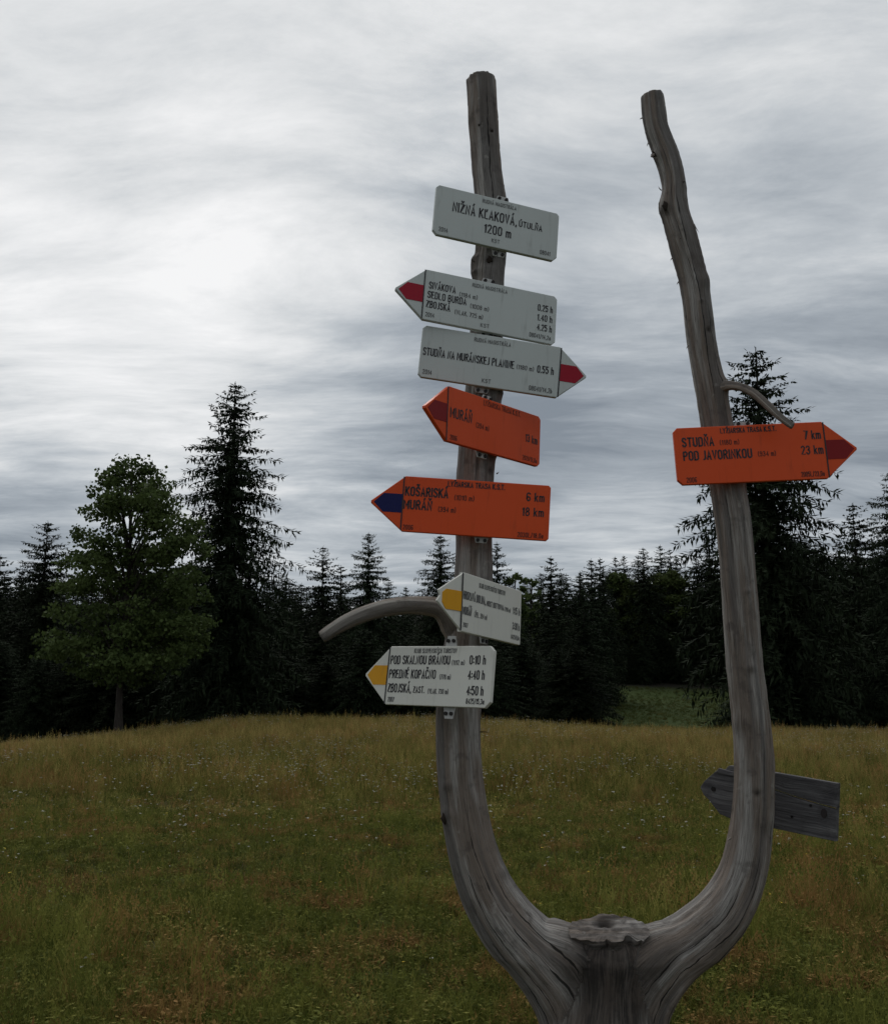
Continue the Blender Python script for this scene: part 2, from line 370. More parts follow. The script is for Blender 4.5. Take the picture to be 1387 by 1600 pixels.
def relax(me, weight, its):
    """smooth the crotch so the limbs grow into one another"""
    n = len(me.vertices); co = np.zeros(n * 3); me.vertices.foreach_get('co', co); co = co.reshape(-1, 3)
    e = np.zeros(len(me.edges) * 2, dtype=np.int32); me.edges.foreach_get('vertices', e); e = e.reshape(-1, 2)
    wgt = weight(co)[:, None]; deg = np.bincount(e.ravel(), minlength=n)[:, None]
    for _ in range(its):
        a = np.stack([np.bincount(e[:, 0], co[e[:, 1], k], n) + np.bincount(e[:, 1], co[e[:, 0], k], n) for k in range(3)], 1) / np.maximum(deg, 1)
        co = co + (a - co) * wgt * .8
    me.vertices.foreach_set('co', co.astype(np.float32).ravel()); me.update()
relax(trunk, lambda co: np.clip((np.array(P(945, 1500, 3.4))[2] - co[:, 2]) / .06, 0, 1), 260)
KNOTS = [  # u, v, depth, radius, height, soil : bumps, dents and knots on the wood
    (1041, 320, 3.42, .024, .012, .95), (1038, 318, 3.42, .008, -.018, 1), (1019, 240, 3.46, .020, .012, 1), (695, 1277, 3.36, .022, .010, .8), (768, 203, 3.43, .007, -.008, 1), (750, 192, 3.43, .006, -.004, .8), (1183, 1240, 3.38, .013, -.006, .9),
    (1174, 1045, 3.38, .016, .006, .6), (1166, 925, 3.40, .012, .006, .5), (743, 400, 3.42, .016, .010, .6), (745, 425, 3.42, .014, .012, .7), (765, 405, 3.40, .020, -.010, .7), (775, 700, 3.42, .018, .010, .7), (1128, 603, 3.44, .03, .012, .1), (706, 965, 3.43, .035, .010, .1),
    (782, 612, 3.42, .014, .008, .9), (1107, 515, 3.42, .012, -.006, .8), (1095, 470, 3.42, .008, .006, .4), (770, 735, 3.41, .016, -.006, .9), (1092, 880, 3.42, .02, .008, .3), (1033, 310, 3.44, .035, .012, .0), (1022, 235, 3.45, .03, .009, .1), (1098, 440, 3.44, .03, .008, .1), (740, 415, 3.44, .03, .012, .2), (782, 700, 3.42, .03, .012, .4), (700, 1230, 3.38, .018, .006, .6), (1160, 1130, 3.38, .03, .007, .2), (1196, 1300, 3.40, .03, -.006, .3), (785, 1365, 3.40, .02, .006, .4), (765, 560, 3.40, .03, .008, .3),
 (1040, 1452, 3.33, .012, -.010, 1), (1046, 1462, 3.33, .008, -.008, 1)]
def dark_shade_at(co):
    s = np.zeros(len(co))
    for u, v, Y, r, h, so in KNOTS:
        c = np.array(P(u, v, Y)); d = np.linalg.norm((co - c) * [1, .35, 1], axis=1); s = np.maximum(s, so * np.clip(1.25 - d / r, 0, 1))
    # dark brown trunk beneath the stub, the stub's shade put into its colour
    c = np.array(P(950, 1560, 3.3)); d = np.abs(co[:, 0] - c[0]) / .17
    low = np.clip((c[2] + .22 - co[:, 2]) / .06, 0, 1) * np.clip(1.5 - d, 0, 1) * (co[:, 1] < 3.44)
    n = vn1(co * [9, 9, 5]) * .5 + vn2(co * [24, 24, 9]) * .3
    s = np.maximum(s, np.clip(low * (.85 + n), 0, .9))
    return s
co, gr, nr = grain_attr(trunk, [cL, cR, (cM[0], cM[1] * 1.12, cM[2], cM[3])], dark_shade_at)
th = gr[:, 1]; s_ = gr[:, 0]
gq = np.stack([np.cos(th) * 1.6 + gr[:, 2] * 9, np.sin(th) * 1.6, s_ * 3.0], 1)
gf = np.stack([np.cos(th) * 7 + gr[:, 2] * 9, np.sin(th) * 7, s_ * 5.0], 1)
disp = .0075 * vn1(gq) + .0035 * vn2(gf) + .0016 * vn1(gf * 2.3)
for k, (lim, a0, s0, s1, wd, sl) in enumerate(CRACKS):
    pass
co2 = co + nr * disp[:, None]
for u, v, Y, r, h, so in KNOTS:
    c = np.array(P(u, v, Y)); d = np.linalg.norm((co - c) * [1, .35, 1], axis=1); co2 += nr * (h * np.exp(-(d / r) ** 2))[:, None]
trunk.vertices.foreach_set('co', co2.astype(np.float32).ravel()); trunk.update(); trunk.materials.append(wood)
post = empty('forked_post', (.85, 3.45, 0))
def attach(o, root):
    """parent keeping world placement (root has no rotation)"""
    o.parent = root; o.location = Vector(o.location) - Vector(root.location); return o
attach(obj('trunk', trunk), post)
tag(post, 'weathered grey forked tree trunk used as a signpost, two bare limbs rising from one stump', 'signpost')
def branch(L, label, seed):
    pth = [(P(u, v, Y), w_ / 2 * pix2m(P(u, v, Y))) for u, v, w_, Y in L]
    v, f, cv = tube(pth, 16); me = remesh('branch', [(v, f)], .004, 2)
    co, g, nr = grain_attr(me, [cv])
    q = np.stack([np.cos(g[:, 1]) * 2 + seed, np.sin(g[:, 1]) * 2, g[:, 0] * 8], 1)
    co = co + nr * (.0032 * vn1(q * .7) + .0018 * vn2(q * 2.3))[:, None]
    me.vertices.foreach_set('co', co.astype(np.float32).ravel()); me.update(); me.materials.append(wood2)
    o = attach(obj('branch', me), post); o['label'] = label
wood2 = mat_wood('bare_branch_wood', (1.12, 1.1, 1.06), False, 1.15)
branch([(722, 1020, 30, 3.44), (709, 978, 44, 3.43), (690, 953, 33, 3.40), (650, 945, 28, 3.37), (610, 948, 27, 3.34), (565, 960, 25, 3.31), (530, 977, 23, 3.29), (502, 996, 19, 3.28)], 'short bare branch arching left above the lowest white sign', 3)
branch([(1108, 616, 34, 3.45), (1128, 604, 20, 3.42), (1150, 603, 13.5, 3.38), (1172, 611, 12.5, 3.34), (1196, 631, 12.5, 3.30), (1218, 652, 12, 3.27), (1238, 667, 10.5, 3.25)], 'thin bare twig curving down in front of the orange sign', 8)
def cut_stub():
    """sawn and torn branch stub in the crotch: pale rough cut face, hollow at the back, dark bark front, shade painted into both"""
    pts = [(888, 1452), (893, 1441), (906, 1435), (930, 1432), (952, 1431), (978, 1434), (1002, 1439), (1014, 1450), (1015, 1461), (1005, 1468), (993, 1468), (984, 1464), (976, 1466), (970, 1472), (962, 1473), (948, 1469), (930, 1470), (908, 1467), (890, 1464)]
    zt = P(950, 1452, 3.38).z; n = 96; r = np.random.default_rng(6)
    def onz(u, v, z, k=.35, yc=3.37):       # the cut face slopes a little towards the meadow path
        a = P(u, v, 1.0) - Vector((0, 0, EYE)); return np.array(Vector((0, 0, EYE)) + a * ((z - k * yc - EYE) / (a.z - k * a.y)))
    ring = np.array([onz(u, v, zt) for u, v in pts]); L = np.concatenate([[0], np.cumsum(np.linalg.norm(np.diff(np.vstack([ring, ring[:1]]), axis=0), axis=1))])
    rp = np.vstack([ring, ring[:1]]); t = np.linspace(0, L[-1], n, endpoint=False)
    R0 = np.stack([np.interp(t, L, rp[:, k]) for k in range(3)], 1); c = R0.mean(0)
    R0[:, :2] += r.normal(0, .0014, (n, 2)); cav = onz(945, 1442, zt)
    def rough(p, a): q = p * 1.0; q[:, 2] += a * (vn1(p * 30) + .6 * vn2(p * 75)) + .012 * vn1(p * 11 + 3); d = np.linalg.norm((p - cav) * [.7, 1, 0], axis=1); q[:, 2] -= .026 * np.exp(-(d / .022) ** 2); return q
    rings = []; dark_shade = []
    for f in np.linspace(0.06, .985, 16): rings.append(rough(c + (R0 - c) * f, .0075)); dark_shade.append(.05 if f < .9 else .2)
    down = [(.0, 1.0), (.005, 1.0), (.012, .995), (.020, .99), (.030, .985), (.042, .98), (.056, .975), (.072, .965), (.09, .95), (.115, .92), (.15, .86), (.20, .74)]
    Rs = R0.copy()
    for _ in range(240): Rs = (np.roll(Rs, 1, 0) + np.roll(Rs, -1, 0) + Rs) / 3
    for dz, f in down:
        bl = min(1, dz / .07); Rk = R0 * (1 - bl) + Rs * bl; q = c + (Rk - c) * 1.0; q[:, 0] = c[0] + (Rk[:, 0] - c[0]) * (1 + .35 * dz); q[:, 1] = c[1] + (Rk[:, 1] - c[1]) * (1 - dz * .5) + dz * .10; base = rough(c + (R0 - c), .0075)[:, 2]; q[:, 2] = base * (1 - min(1, dz / .12)) + (c[2]) * min(1, dz / .12) - dz
        q += np.stack([vn1(q * [46, 46, 22]) * .007, vn2(q * [60, 60, 25]) * .007 + vn1(q * 110) * .003, q[:, 0] * 0], 1) * min(1, dz / .02); rings.append(q); dark_shade.append(.1 if dz < .004 else .35 if dz < .013 else .78)  # sides get a bark tone with shade painted in
    V = np.concatenate(rings); F = []
    for k in range(len(rings) - 1):
        for i in range(n): F.append((k*n+i, k*n+(i+1) % n, (k+1)*n+(i+1) % n, (k+1)*n+i))
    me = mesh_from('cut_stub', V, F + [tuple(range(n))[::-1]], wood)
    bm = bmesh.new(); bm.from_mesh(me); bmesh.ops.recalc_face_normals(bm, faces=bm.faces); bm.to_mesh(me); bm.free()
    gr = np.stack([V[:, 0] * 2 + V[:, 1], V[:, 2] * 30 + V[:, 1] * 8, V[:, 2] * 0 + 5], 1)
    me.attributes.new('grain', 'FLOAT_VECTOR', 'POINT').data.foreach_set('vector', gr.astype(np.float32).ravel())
    so = np.repeat(dark_shade, n) + .28 * vn2(V * 40) + .22 * vn1(V * 15); d = np.linalg.norm((V - cav) * [.7, 1, 0], axis=1); so = np.maximum(so, 1.3 - d / .03)  # shade of the hollow darkened into the colour
    me.attributes.new('dark_shade', 'FLOAT', 'POINT').data.foreach_set('value', np.clip(so, 0, .97).astype(np.float32))
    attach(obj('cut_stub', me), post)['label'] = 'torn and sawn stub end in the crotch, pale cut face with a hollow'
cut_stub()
# splinters, nail and torn fibres standing off the wood
def sliver(a, b, r, name, mat, label=None):
    a = Vector(a); b = Vector(b); ax = (b - a).normalized(); s = ax.orthogonal().normalized(); t = ax.cross(s); m = a.lerp(b, .55) + s * r * .8
    V = [a + s*r, a + t*r, a - s*r, a - t*r, m + s*r*.6, m + t*r*.6, m - s*r*.6, m - t*r*.6, b]
    F = [(0,1,5,4),(1,2,6,5),(2,3,7,6),(3,0,4,7),(4,5,8),(5,6,8),(6,7,8),(7,4,8),(3,2,1,0)]
    o = attach(obj(name, mesh_from(name, V, F, mat)), post)
    if label: o['label'] = label
dark_metal, w_, b_ = new_mat('rusty_nail', .6, .4); b_.inputs['Base Color'].default_value = (.03, .02, .015, 1); b_.inputs['Metallic'].default_value = .5
for (u0, v0, u1, v1, Y, r) in [(1003, 184, 999, 187, 3.47, .003), (1012, 224, 1011, 229, 3.48, .003), (1021, 241, 1016, 244, 3.44, .006), (1068, 283, 1071, 281, 3.46, .005), (1033, 297, 1028, 290, 3.47, .0025), (1084, 350, 1092, 364, 3.44, .0025),
                                (1050, 403, 1047, 408, 3.46, .003), (1060, 440, 1057, 446, 3.46, .003), (1118, 548, 1122, 547, 3.46, .003), (1075, 540, 1072, 546, 3.45, .003), (741, 408, 737, 404, 3.43, .004), (743, 420, 738, 424, 3.43, .005),
                                (783, 610, 787, 609, 3.42, .004), (776, 740, 780, 737, 3.43, .003), (1141, 1310, 1136, 1314, 3.42, .004), (1181, 920, 1184, 927, 3.42, .004)]:
    sliver(P(u0, v0, Y), P(u1, v1, Y - .02), r, 'splinter', wood2)
M_DKNOT, w_, b_ = new_mat('dark_knot_wood', .9, .1); b_.inputs['Base Color'].default_value = (.028, .022, .018, 1)
def knot(u, v, Yc, wpx, off, r):
    p = P(u, v, Yc); rad = wpx / 2 * pix2m(p); dx = off * pix2m(p); y = Yc - math.sqrt(max(1e-6, rad * rad - dx * dx)) + r * .25
    bm = bmesh.new(); bmesh.ops.create_icosphere(bm, subdivisions=2, radius=r)
    for vv in bm.verts:
        k = 1 + .22 * math.sin(vv.co.x * 400 + vv.co.z * 310) ; vv.co = Vector((vv.co.x * k, vv.co.y * .55, vv.co.z * 1.35 * k))
    me = bpy.data.meshes.new('knot'); bm.to_mesh(me); bm.free(); me.materials.append(M_DKNOT)
    attach(obj('knot', me, None, Vector(P(u, v, y))), post)
for a_ in [(1040, 321, 3.49, 46, -13, .014), (1021, 241, 3.50, 38, -16, .010), (768, 204, 3.49, 47, 12, .006), (748, 195, 3.49, 46, -8, .004), (695, 1279, 3.45, 72, -30, .014), (1100, 500, 3.475, 44, 8, .007), (1172, 1046, 3.45, 57, 7, .009), (1064, 372, 3.49, 47, -2, .005), (765, 405, 3.465, 49, 0, .011), (778, 700, 3.455, 58, 22, .012)]: knot(*a_)
sliver(P(750, 1144, 3.42), P(765, 1145, 3.40), .0028, 'nail', dark_metal, 'rusty nail sticking out of the left limb')

# ------------------------------------------------------------------ sign lettering: a condensed engraved stroke alphabet
def arc(cx, cy, rx, ry, a0, a1, n=6):
    return [(cx + rx * math.cos(math.radians(a0 + (a1 - a0) * k / n)), cy + ry * math.sin(math.radians(a0 + (a1 - a0) * k / n))) for k in range(n + 1)]
W_ = .42
def O_(h0=0.0, h1=1.0, w=W_):
    r = w / 2; q = .2
    return arc(r, h1 - q, r, q, 180, 0) + arc(r, h0 + q, r, q, 0, -180) + [(0, h1 - q)]
G = {
 'A': [[(0, 0), (.21, 1), (.42, 0)], [(.07, .3), (.35, .3)]],
 'B': [[(0, 0), (0, 1), (.2, 1)] + arc(.2, .77, .2, .23, 90, -90) + [(0, .54)], [(.2, .54)] + arc(.2, .27, .22, .27, 90, -90) + [(0, 0)]],
 'C': [arc(.21, .8, .21, .2, 0, 180) + arc(.21, .2, .21, .2, 180, 360)],
 'D': [[(0, 0), (0, 1), (.18, 1)] + arc(.2, .8, .22, .2, 90, 0) + arc(.2, .2, .22, .2, 0, -90) + [(0, 0)]],
 'E': [[(.36, 1), (0, 1), (0, 0), (.36, 0)], [(0, .52), (.3, .52)]],
 'F': [[(.36, 1), (0, 1), (0, 0)], [(0, .52), (.3, .52)]],
 'G': [arc(.21, .8, .21, .2, 0, 180) + arc(.21, .2, .21, .2, 180, 360) + [(.42, .46), (.22, .46)]],
 'H': [[(0, 0), (0, 1)], [(.42, 0), (.42, 1)], [(0, .52), (.42, .52)]],
 'I': [[(0, 0), (0, 1)]],
 'J': [[(.26, 1), (.26, .2)] + arc(.09, .2, .17, .2, 0, -100)],
 'K': [[(0, 0), (0, 1)], [(.4, 1), (0, .42)], [(.12, .58), (.42, 0)]],
 'L': [[(0, 1), (0, 0), (.34, 0)]],
 'M': [[(0, 0), (0, 1), (.26, .3), (.52, 1), (.52, 0)]],
 'N': [[(0, 0), (0, 1), (.42, 0), (.42, 1)]],
 'O': [O_()],
 'P': [[(0, 0), (0, 1), (.2, 1)] + arc(.2, .74, .21, .26, 90, -90) + [(0, .48)]],
 'R': [[(0, 0), (0, 1), (.2, 1)] + arc(.2, .76, .21, .24, 90, -90) + [(0, .52)], [(.2, .52), (.42, 0)]],
 'S': [arc(.21, .79, .2, .21, 10, 180) + [(.03, .66), (.39, .38)] + arc(.21, .21, .2, .21, 0, -170)],
 'T': [[(0, 1), (.42, 1)], [(.21, 1), (.21, 0)]],
 'U': [[(0, 1), (0, .2)] + arc(.21, .2, .21, .2, 180, 360) + [(.42, 1)]],
 'V': [[(0, 1), (.21, 0), (.42, 1)]],
 'Y': [[(0, 1), (.21, .45), (.42, 1)], [(.21, .45), (.21, 0)]],
 'Z': [[(0, 1), (.4, 1), (0, 0), (.42, 0)]],
 '0': [O_(w=.38)], '1': [[(.0, .82), (.14, 1), (.14, 0)]],
 '2': [arc(.19, .79, .19, .21, 170, -10) + [(.36, .66), (0, 0), (.38, 0)]],
 '3': [arc(.18, .77, .19, .23, 160, -90) + arc(.18, .27, .21, .27, 90, -160)],
 '4': [[(.3, 0), (.3, 1), (0, .28), (.4, .28)]],
 '5': [[(.36, 1), (.04, 1), (.02, .56)] + arc(.18, .34, .2, .29, 120, -80) + arc(.18, .25, .18, .25, -90, -160)],
 '6': [arc(.19, .8, .19, .2, 20, 180) + [(0, .25)] + arc(.19, .26, .19, .26, 180, 540, 10)],
 '7': [[(0, 1), (.38, 1), (.12, 0)]],
 '8': [arc(.19, .77, .17, .23, -90, 270, 10), arc(.19, .27, .2, .27, 90, 450, 10)],
 '9': [arc(.19, .74, .19, .26, 0, 360, 10) + [(.38, .25)] + arc(.19, .2, .19, .2, 0, -160)],
 'h': [[(0, 0), (0, 1)], [(0, .52)] + arc(.16, .5, .16, .17, 150, 0) + [(.32, 0)]],
 'k': [[(0, 0), (0, 1)], [(.28, .66), (0, .3)], [(.1, .42), (.3, 0)]],
 'm': [[(0, 0), (0, .66)], arc(.13, .5, .13, .16, 170, 0) + [(.26, 0)], arc(.39, .5, .13, .16, 180, 0) + [(.52, 0)]],
 'a': [[(.28, 0), (.28, .66)], arc(.14, .33, .14, .31, 0, 360, 8)],
 'b': [[(0, 0), (0, 1)], arc(.15, .31, .15, .30, 0, 360, 8)],
 '.': [[(0, .0), (0, .05)]], ',': [[(.05, .04), (0, -.14)]], ':': [[(0, .18), (0, .24)], [(0, .6), (0, .66)]],
 '/': [[(0, -.05), (.3, 1.05)]], '(': [[(.12, 1.05), (.0, .75), (.0, .25), (.12, -.05)]], ')': [[(0, 1.05), (.12, .75), (.12, .25), (0, -.05)]],
}
ACC = {'Á': ('A', 'a'), 'É': ('E', 'a'), 'Ý': ('Y', 'a'), 'Ú': ('U', 'a'), 'Č': ('C', 'v'), 'Ň': ('N', 'v'), 'Š': ('S', 'v'), 'Ž': ('Z', 'v'), 'Ľ': ('L', "'")}
def strokes(text):
    x = 0; out = []
    for ch in text:
        if ch == ' ': x += .36; continue
        b, acc = ACC.get(ch, (ch, None)); g = G[b]
        w = max(p[0] for st in g for p in st)
        for st in g: out.append([(px + x, py) for px, py in st])
        m = x + w / 2
        if acc == 'a': out.append([(m - .02, 1.16), (m + .08, 1.34)])
        if acc == 'v': out.append([(m - .12, 1.34), (m, 1.18), (m + .12, 1.34)])
        if acc == "'": out.append([(x + .26, 1.05), (x + .2, .82)])
        x += w + .27
    return out, x - .27
def text_mesh(text, x0, x1, zc, cap, weight, mat, rot=0.0):
    """stroke text between local x0..x1 with vertical centre zc, on the plane y=0 facing -y"""
    st, w = strokes(text); sx = (x1 - x0) / w; V = []; F = []; hw = weight * cap / 2
    for s in st:
        pts = [(x0 + px * sx, zc + (py - .5) * cap) for px, py in s]
        n = len(pts); L = []; R = []
        for i, p in enumerate(pts):
            a = pts[max(0, i - 1)]; b = pts[min(n - 1, i + 1)]
            dx, dz = b[0] - a[0], b[1] - a[1]; l = math.hypot(dx, dz) or 1e-9
            nx, nz = -dz / l, dx / l; k = 1.0
            if 0 < i < n - 1:
                d1 = (p[0]-a[0], p[1]-a[1]); l1 = math.hypot(*d1) or 1e-9
                k = min(1.9, 1 / max(.3, abs((-d1[1]/l1) * nx + (d1[0]/l1) * nz)))
            ex = 0
            if i == 0: ex = -hw * .8
            if i == n - 1: ex = hw * .8
            q = (p[0] + dx / l * ex, p[1] + dz / l * ex)
            L.append((q[0] + nx * hw * k, 0, q[1] + nz * hw * k)); R.append((q[0] - nx * hw * k, 0, q[1] - nz * hw * k))
        o = len(V); V += L + R
        for i in range(n - 1): F.append((o + i, o + i + 1, o + n + i + 1, o + n + i))
    return mesh_from('lettering', V, F, mat)

# ------------------------------------------------------------------ sign materials
def mat_paint(name, col, wear=.5, rough=.42, grime=(.10, .09, .075)):
    m, w, b = new_mat(name, rough, .16)
    tc = w.new('ShaderNodeTexCoord'); o = tc.outputs['Object']
    n1 = w.noise(o, 5, 5, .6); n2 = w.noise(w.mapping(o, scale=(40, 40, 6)), 1, 4, .6); n3 = w.noise(o, 90, 3, .6)
    c = w.mix(w.mr(n1, .35, .75, 0, .22 * wear), (*col, 1), (*[x * .62 + g * .3 for x, g in zip(col, grime)], 1))
    c = w.mix(w.mr(n2, .56, .76, 0, .35 * wear), c, (*grime, 1))
    c = w.mix(w.mr(n3, .70, .78, 0, .5 * wear), c, (*[g * .7 for g in grime], 1))
    w.l.new(c, b.inputs['Base Color']); w.l.new(w.mr(n1, .3, .7, rough - .08, rough + .16), b.inputs['Roughness'])
    bump = w.new('ShaderNodeBump'); bump.inputs['Strength'].default_value = .12; bump.inputs['Distance'].default_value = .002
    w.l.new(n1, bump.inputs['Height']); w.l.new(bump.outputs[0], b.inputs['Normal'])
    return m
M_WHITE = mat_paint('white_enamel', (.47, .505, .495), .6)
M_WHITE2 = mat_paint('warm_white_enamel', (.60, .60, .55), .5)
M_ORANGE = mat_paint('orange_enamel', (.60, .075, .018), .6, .4, (.16, .03, .012))
M_RED = mat_paint('red_paint', (.30, .008, .024), .4)
M_DRED = mat_paint('dark_red_paint', (.20, .008, .010), .4)
M_BLUE = mat_paint('dark_blue_paint', (.008, .010, .075), .3)
M_YEL = mat_paint('yellow_paint', (.62, .30, .015), .4)
M_INK, w_, b_ = new_mat('black_print', .5, .3); b_.inputs['Base Color'].default_value = (.022, .020, .024, 1)
M_INKF, w_, b_ = new_mat('faded_print', .6, .3); b_.inputs['Base Color'].default_value = (.10, .10, .10, 1)
M_INKR, w_, b_ = new_mat('faded_brown_print', .6, .3); b_.inputs['Base Color'].default_value = (.085, .018, .012, 1)
M_ZINC = mat_paint('zinc_bracket', (.42, .42, .41), 1.0, .5)
M_BOLT, w_, b_ = new_mat('bolt', .5, .4); b_.inputs['Base Color'].default_value = (.018, .016, .015, 1); b_.inputs['Metallic'].default_value = .6

def prism(name, outline, y0, y1, mat, bev=0.0, bend=None):
    """outline in local (x, z), counter-clockwise seen from -y; extruded from y0 (front) to y1 (back)"""
    bm = bmesh.new()
    fr = [bm.verts.new((x, y0, z)) for x, z in outline]; bk = [bm.verts.new((x, y1, z)) for x, z in outline]
    bm.faces.new(fr); bm.faces.new(bk[::-1]); n = len(fr)
    for i in range(n): bm.faces.new((fr[i], bk[i], bk[(i+1) % n], fr[(i+1) % n]))
    bmesh.ops.recalc_face_normals(bm, faces=bm.faces)
    if bev > 0:
        es = [e for e in bm.edges if all(v.co.y < (y0 + y1) / 2 for v in e.verts)] + [e for e in bm.edges if all(v.co.y > (y0 + y1) / 2 for v in e.verts)]
        bmesh.ops.bevel(bm, geom=es, offset=bev, segments=3, affect='EDGES', profile=.6)
    if bend:
        for v in bm.verts: v.co.y += bend(v.co.x, v.co.z)
    me = bpy.data.meshes.new(name); bm.to_mesh(me); bm.free(); me.materials.append(mat)
    return me

def disc(name, r, y0, y1, mat, n=10):
    return prism(name, [(r * math.cos(2*math.pi*k/n), r * math.sin(2*math.pi*k/n)) for k in range(n)], y0, y1, mat)
BOLT_ME = disc('screw', .0065, -.005, .001, M_BOLT)

def sign(name, pose, label, base_mat, texts, arrow=None, stripe=None, tabs=(), ch=(.012, .012, .012, .012), arrow_len=.105, group=None, bend=0, tip_dz=0.0, broken=False, shift=1.0, stripe_edges=None):
    yaw, lean, roll, x, y, z, W, H = pose
    if shift != 1.0:
        c = Vector((x, y, z - EYE)) * shift; x, y, z = c.x, c.y, c.z + EYE; W *= shift; H *= shift
    root = empty(name, (x, y, z)); root.rotation_mode = 'QUATERNION'
    root.rotation_quaternion = (Matrix.Rotation(yaw, 3, 'Z') @ Matrix.Rotation(lean, 3, 'X') @ Matrix.Rotation(roll, 3, 'Y')).to_quaternion()
    tag(root, label, 'sign', group)
    w2, h2 = W / 2, H / 2; T = .018
    def cor(sx, sz, c, flip):
        a = (sx * w2, sz * (h2 - c)); b = (sx * (w2 - c), sz * h2)
        return [b, a] if flip else [a, b]
    c_tr, c_tl, c_bl, c_br = ch
    tip = (0, 0)
    tl = cor(-1, 1, c_tl, True); bl = cor(-1, -1, c_bl, False); tr = cor(1, 1, c_tr, False); br = cor(1, -1, c_br, True)
    bf = None
    if arrow == 'left':
        tipx = -w2 - arrow_len
        mid = [(-w2 + .004, h2)] + ([(tipx + .012, .026 + tip_dz), (tipx + .020, .010 + tip_dz), (tipx + .008, -.010 + tip_dz)] if broken else [(tipx, .004 + tip_dz), (tipx, -.004 + tip_dz)]) + [(-w2 + .004, -h2)]
        out = tr + mid + br
        if bend:
            for_x = -w2
            bf = lambda px, pz: max(0, for_x - px) * bend
    elif arrow == 'right':
        tipx = w2 + arrow_len
        out = [(w2 - .004, -h2), (tipx, -.004 + tip_dz), (tipx, .004 + tip_dz), (w2 - .004, h2)] + tl + bl
    else: out = tr + tl + bl + br
    # orient counter-clockwise irrespective of the order above
    A = sum(out[i][0] * out[(i+1) % len(out)][1] - out[(i+1) % len(out)][0] * out[i][1] for i in range(len(out)))
    if A < 0: out = out[::-1]
    if bf:
        arrow_out = [p for p in mid]; body = tr + [(-w2 + .004, h2), (-w2 + .004, -h2)] + br
        fix = lambda o_: o_ if sum(o_[i][0] * o_[(i+1) % len(o_)][1] - o_[(i+1) % len(o_)][0] * o_[i][1] for i in range(len(o_))) > 0 else o_[::-1]
        obj('panel', prism('panel', fix(body), 0, T, base_mat, .0035), root)
        obj('arrow_tip', prism('arrow_tip', fix([(-w2 + .006, h2 - .001)] + mid[1:-1] + [(-w2 + .006, -h2 + .001)]), .0004, .008, base_mat, .001, bf), root)
    else: obj('panel', prism('panel', out, 0, T, base_mat, .0035), root)
    if arrow:
        s = -1 if arrow == 'left' else 1
        if stripe:
            k = .30 * H / 2 * 1.15; hh = .155 * H * 1.08
            # stripe hexagon clipped by the arrow's outline
            L = abs(tipx) - w2; fx = 1 - (hh / h2)
            xe = s * (w2 + L * (1 - hh / h2) - .006); xt = s * (w2 + L - .010)
            xi = s * (w2 + .001)
            if broken:
                xt = s * (w2 + L - .026); pol = [(xi, hh), (xe, hh), (xt, .02), (xt, -.012), (xe, -hh), (xi, -hh)]
            else: pol = [(xi, hh), (xe, hh), (xt, 0 + tip_dz), (xe, -hh), (xi, -hh)]
            if s > 0: pol = pol[::-1]
            me = prism('stripe', pol, -.0012, .001, stripe, 0, bf); o = obj('stripe', me, root)
        lx = s * (w2 + .001)
        lw = .0022
        obj('divider_line', prism('divider_line', [(lx - lw, -h2 + .003), (lx + lw, -h2 + .003), (lx + lw, h2 - .003), (lx - lw, h2 - .003)], -.0016, .001, M_INK), root)
    for t in texts:
        txt, a, b, yf, cap = t[:5]; mat = t[5] if len(t) > 5 else M_INK; wt = t[6] if len(t) > 6 else .16
        o = obj('lettering', text_mesh(txt, -w2 + a * W, -w2 + b * W, h2 - yf * H, cap * H, wt, mat), root, (0, -.0009, 0))
    for (tx, top, wid, hgt, tilt) in tabs:      # trapezoid mounting lugs above and below the panel, seated on the post
        sg = 1 if top else -1; b0 = sg * (h2 - .012); b1 = sg * (h2 + hgt)
        pol = [(tx - wid, b0), (tx + wid, b0), (tx + wid * .62, b1), (tx - wid * .62, b1)]
        if sg < 0: pol = pol[::-1]
        br_ = obj('bracket', prism('bracket', pol, T + .001, T + .006, M_ZINC, .0012), root)
        for q in (-1, 1):
            sc = obj('screw', BOLT_ME, br_, (tx + q * wid * .42, T + .0, sg * (h2 + hgt * .55)))
    return root

F_ = M_INKF; R_ = M_INKR
RM = 'RUDNÁ MAGISTRÁLA'; LT = 'LYŽIARSKA TRASA K.S.T.'; KT = 'KLUB SLOVENSKÝCH TURISTOV'
sign('place_name_sign', (0.3092, -0.0008, 0.0836, 0.2023, 3.3848, 3.2935, 0.4976, 0.1987), 'rectangular white board without arrow reading NIŽNÁ KĽAKOVÁ, highest sign on the left limb', M_WHITE,
     [(RM, .37, .64, .11, .07, F_), ('NIŽNÁ KĽAKOVÁ,', .14, .65, .37, .175), ('ÚTULŇA', .675, .86, .40, .11, M_INK, .19), ('1200 m', .40, .61, .655, .165), ('KST', .465, .525, .87, .07, F_), ('2014', .045, .11, .88, .08, F_), ('08041', .86, .94, .88, .08, F_)],
     tabs=[(.02, True, .034, .026, 0), (.02, False, .034, .024, 0)], ch=(.010, .010, .016, .016))
